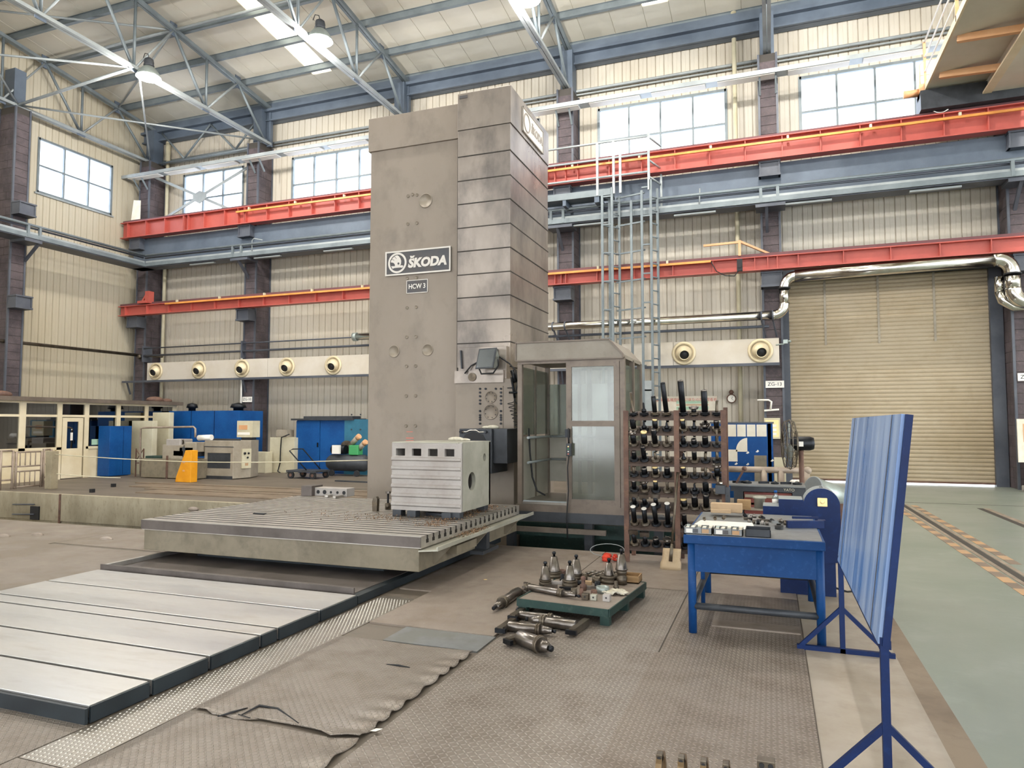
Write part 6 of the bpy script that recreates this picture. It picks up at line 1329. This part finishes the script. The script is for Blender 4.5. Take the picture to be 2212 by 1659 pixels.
# yellow guard
a,b = atZ(378,1041),atZ(424,1041); zt = atY(410,973,a.y).z; yg = thing('yellow_guard','orange yellow sloped machine guard on the floor','guard',((a.x+b.x)/2,a.y,0))
w = b.x-a.x; obj('sheet', MB().prism([(0,0),(w,0),(w,zt),(w*.62,zt),(w*.5,zt*.82),(w*.05,zt*.16)],lambda u,v,h:(a.x+u,a.y+h,v),0,.25), 'yellow', yg, bev=.01)
for u,v in ((.55,.62),(.55,.36)): obj('bracket', MB().box(a.x+w*u-.04,a.x+w*u+.04,a.y-.015,a.y,zt*v-.02,zt*v+.02), 'craneor', yg)
# beige cabinets and blue cabinet
t,a,b = wallbox('beige_cabinet','pale cabinet with cut corner beside the blue cabinets','cabinet',583,636,945,20.0,.9,'beige'); t2,a2,b2 = wallbox('beige_cabinet','low pale cabinet behind the grey machine','cabinet',540,574,976,19.6,.35,'beige')
p = atY(612,936,20.1); solo('wall_speaker','small grey box with louvres above the pale cabinet','box',MB().box(p.x-.22,p.x+.22,20.0,20.4,p.z-.12,p.z+.12),'beige2',(p.x,20.2,p.z-.12),bev=.01)
p,q = atY(640,908,20.2),atY(745,905,20.2); bc = thing('blue_cabinet','large blue two-door cabinet under a dark board behind the compressor','cabinet',((p.x+q.x)/2,20.6,0)); zt = p.z
obj('body', MB().box(p.x,q.x+1.3,20.25,21.1,0,zt), 'blue', bc); 
for u0,u1,m in ((0,.5,'blue'),(.5,1,'blue')):
    x0 = p.x+(q.x-p.x)*u0; x1 = p.x+(q.x-p.x)*u1; d_ = obj('door', MB().box(x0+.01,x1-.01,20.2,20.25,.08,zt-.02), m, bc); obj('handle', MB().box(x1-.1,x1-.06,20.17,20.2,.9,1.05), 'tool', d_)
obj('top_board', MB().box(p.x-.15,q.x+.4,20.1,20.9,zt,zt+.06).box(p.x+.3,q.x+.3,20.2,20.7,zt+.06,zt+.14), 'dkgrey', bc)
p2 = atY(795,900,20.2); obj('end_panel', MB().box(q.x+.02,p2.x+.5,20.15,20.24,.0,zt+.03), 'teal', bc)
for i in range(4):
    for k in range(4): obj('rivet', MB().cyl((q.x+.3+i*.35,20.14,.5+k*.5),(q.x+.3+i*.35,20.15,.5+k*.5),.03,n=8), 'dkgrey', bc)
# hand trolley
w = [atZ(632,1034),atZ(650,1034),atZ(665,1036),atZ(692,1036)]; a,b = atZ(630,1033),atZ(692,1035); ty = a.y
tr = thing('hand_trolley','flat hand trolley with bent push handle near the blue cabinet','trolley',((a.x+b.x)/2,ty,0))
obj('platform', MB().box(a.x-.1,b.x-.05,ty-.15,ty+.55,.2,.26), 'dkgrey', tr)
for i,(x,y) in enumerate(((a.x+.05,ty-.1),(b.x-.2,ty-.1),(a.x+.05,ty+.5),(b.x-.15,ty+.5))): wh = obj('wheel', MB().cyl((x,y-.03,.11),(x,y+.03,.11),.11,n=16), 'rubber', tr); obj('hub', MB().cyl((x,y-.035,.11),(x,y-.03,.11),.05,n=10), 'rust', wh)
obj('push_handle', MB().tube([(a.x+.55,ty+.0,.26),(a.x-.1,ty+.0,.85),(a.x-.05,ty+.1,.9),(a.x+.1,ty+.4,.9),(a.x+.7,ty+.5,.26)],.02,8), 'tool', tr)
# compressor
c0 = atZ(733,1030); cyy = c0.y+.5; cm = thing('air_compressor','dark tank air compressor with green motor and orange filters','compressor',(c0.x,cyy,0))
obj('tank', MB().lathe([(.05,-.78),(.2,-.74),(.27,-.62),(.27,.62),(.2,.74),(.05,.78)],24,(c0.x,cyy,.42),(1,0,0)), 'dkgrey', cm)
for x in (-.45,.5): obj('wheel', MB().cyl((c0.x+x,cyy-.3,.1),(c0.x+x,cyy-.24,.1),.1,n=14), 'rubber', cm)
obj('motor', MB().cyl((c0.x-.6,cyy,.85),(c0.x-.1,cyy,.85),.15,n=16), 'tool', cm); obj('pump_body', MB().box(c0.x+.1,c0.x+.45,cyy-.15,cyy+.15,.68,1.0), 'greenp', cm, bev=.02); obj('belt_guard', MB().lathe([(.22,-.04),(.22,.04)],20,(c0.x-.2,cyy+.2,.92),(0,1,0)), 'tool_b', cm)
obj('switch_box', MB().box(c0.x-.42,c0.x-.15,cyy-.32,cyy-.22,.72,1.0), 'white', cm)
for dx,dz in ((.2,.16),(.45,-.02)): 
    cy_ = obj('cylinder_head', MB().cyl((c0.x+dx-.05,cyy,.95+dz-.05),(c0.x+dx+.18,cyy-.05,1.1+dz),.085,n=12), 'beige2', cm); obj('filter', MB().cyl((c0.x+dx+.15,cyy-.04,1.07+dz),(c0.x+dx+.25,cyy-.06,1.14+dz),.09,n=14), 'craneor', cy_)
solo('power_cord','dark cord hanging from the small box down to the trolley','cord',MB().tube([atY(x,y,19.95) for x,y in ((625,938),(608,945),(606,970),(605,1000),(600,1018),(610,1024),(625,1020))],.02,6),'tool',atY(605,1000,19.95))
q0,q1 = atZ(725,1040),atZ(795,1043); solo('floor_bar','thin dark bar lying on the floor before the compressor','bar',MB().bar(q0+Vector((0,0,.02)),q1+Vector((0,0,.02)),.08,.04),'dkgrey',(q0+q1)/2)
for i,(px,py) in enumerate(((245,1052),(199,1064))): q = atZ(px,py); solo('floor_stub','small dark block on the floor near the pit, %s one' % ('farther','nearer')[i],'block',MB().cb(q.x,q.y,0,.09,.09,.09),'black',q)
cq = atY(521,850,21.35); solo('wall_conduit','thin white conduit running up beside the ZG-10 column','conduit',MB().cyl((cq.x,21.35,1.6),(cq.x,21.35,4.6),.03,n=8),'white',(cq.x,21.35,1.6))
p,q = atY(284,438,20.98),atY(302,478,20.98); solo('white_board_scrap','white board scrap leaning in the far left corner on the upper red beam','board',MB().prism([(0,0),(q.x-p.x,0),(q.x-p.x,p.z-q.z-.05),(.12,p.z-q.z)],lambda u,v,h:(p.x+u,h,10.02+v),20.98,21.0),'paper',(p.x,20.98,10.02))
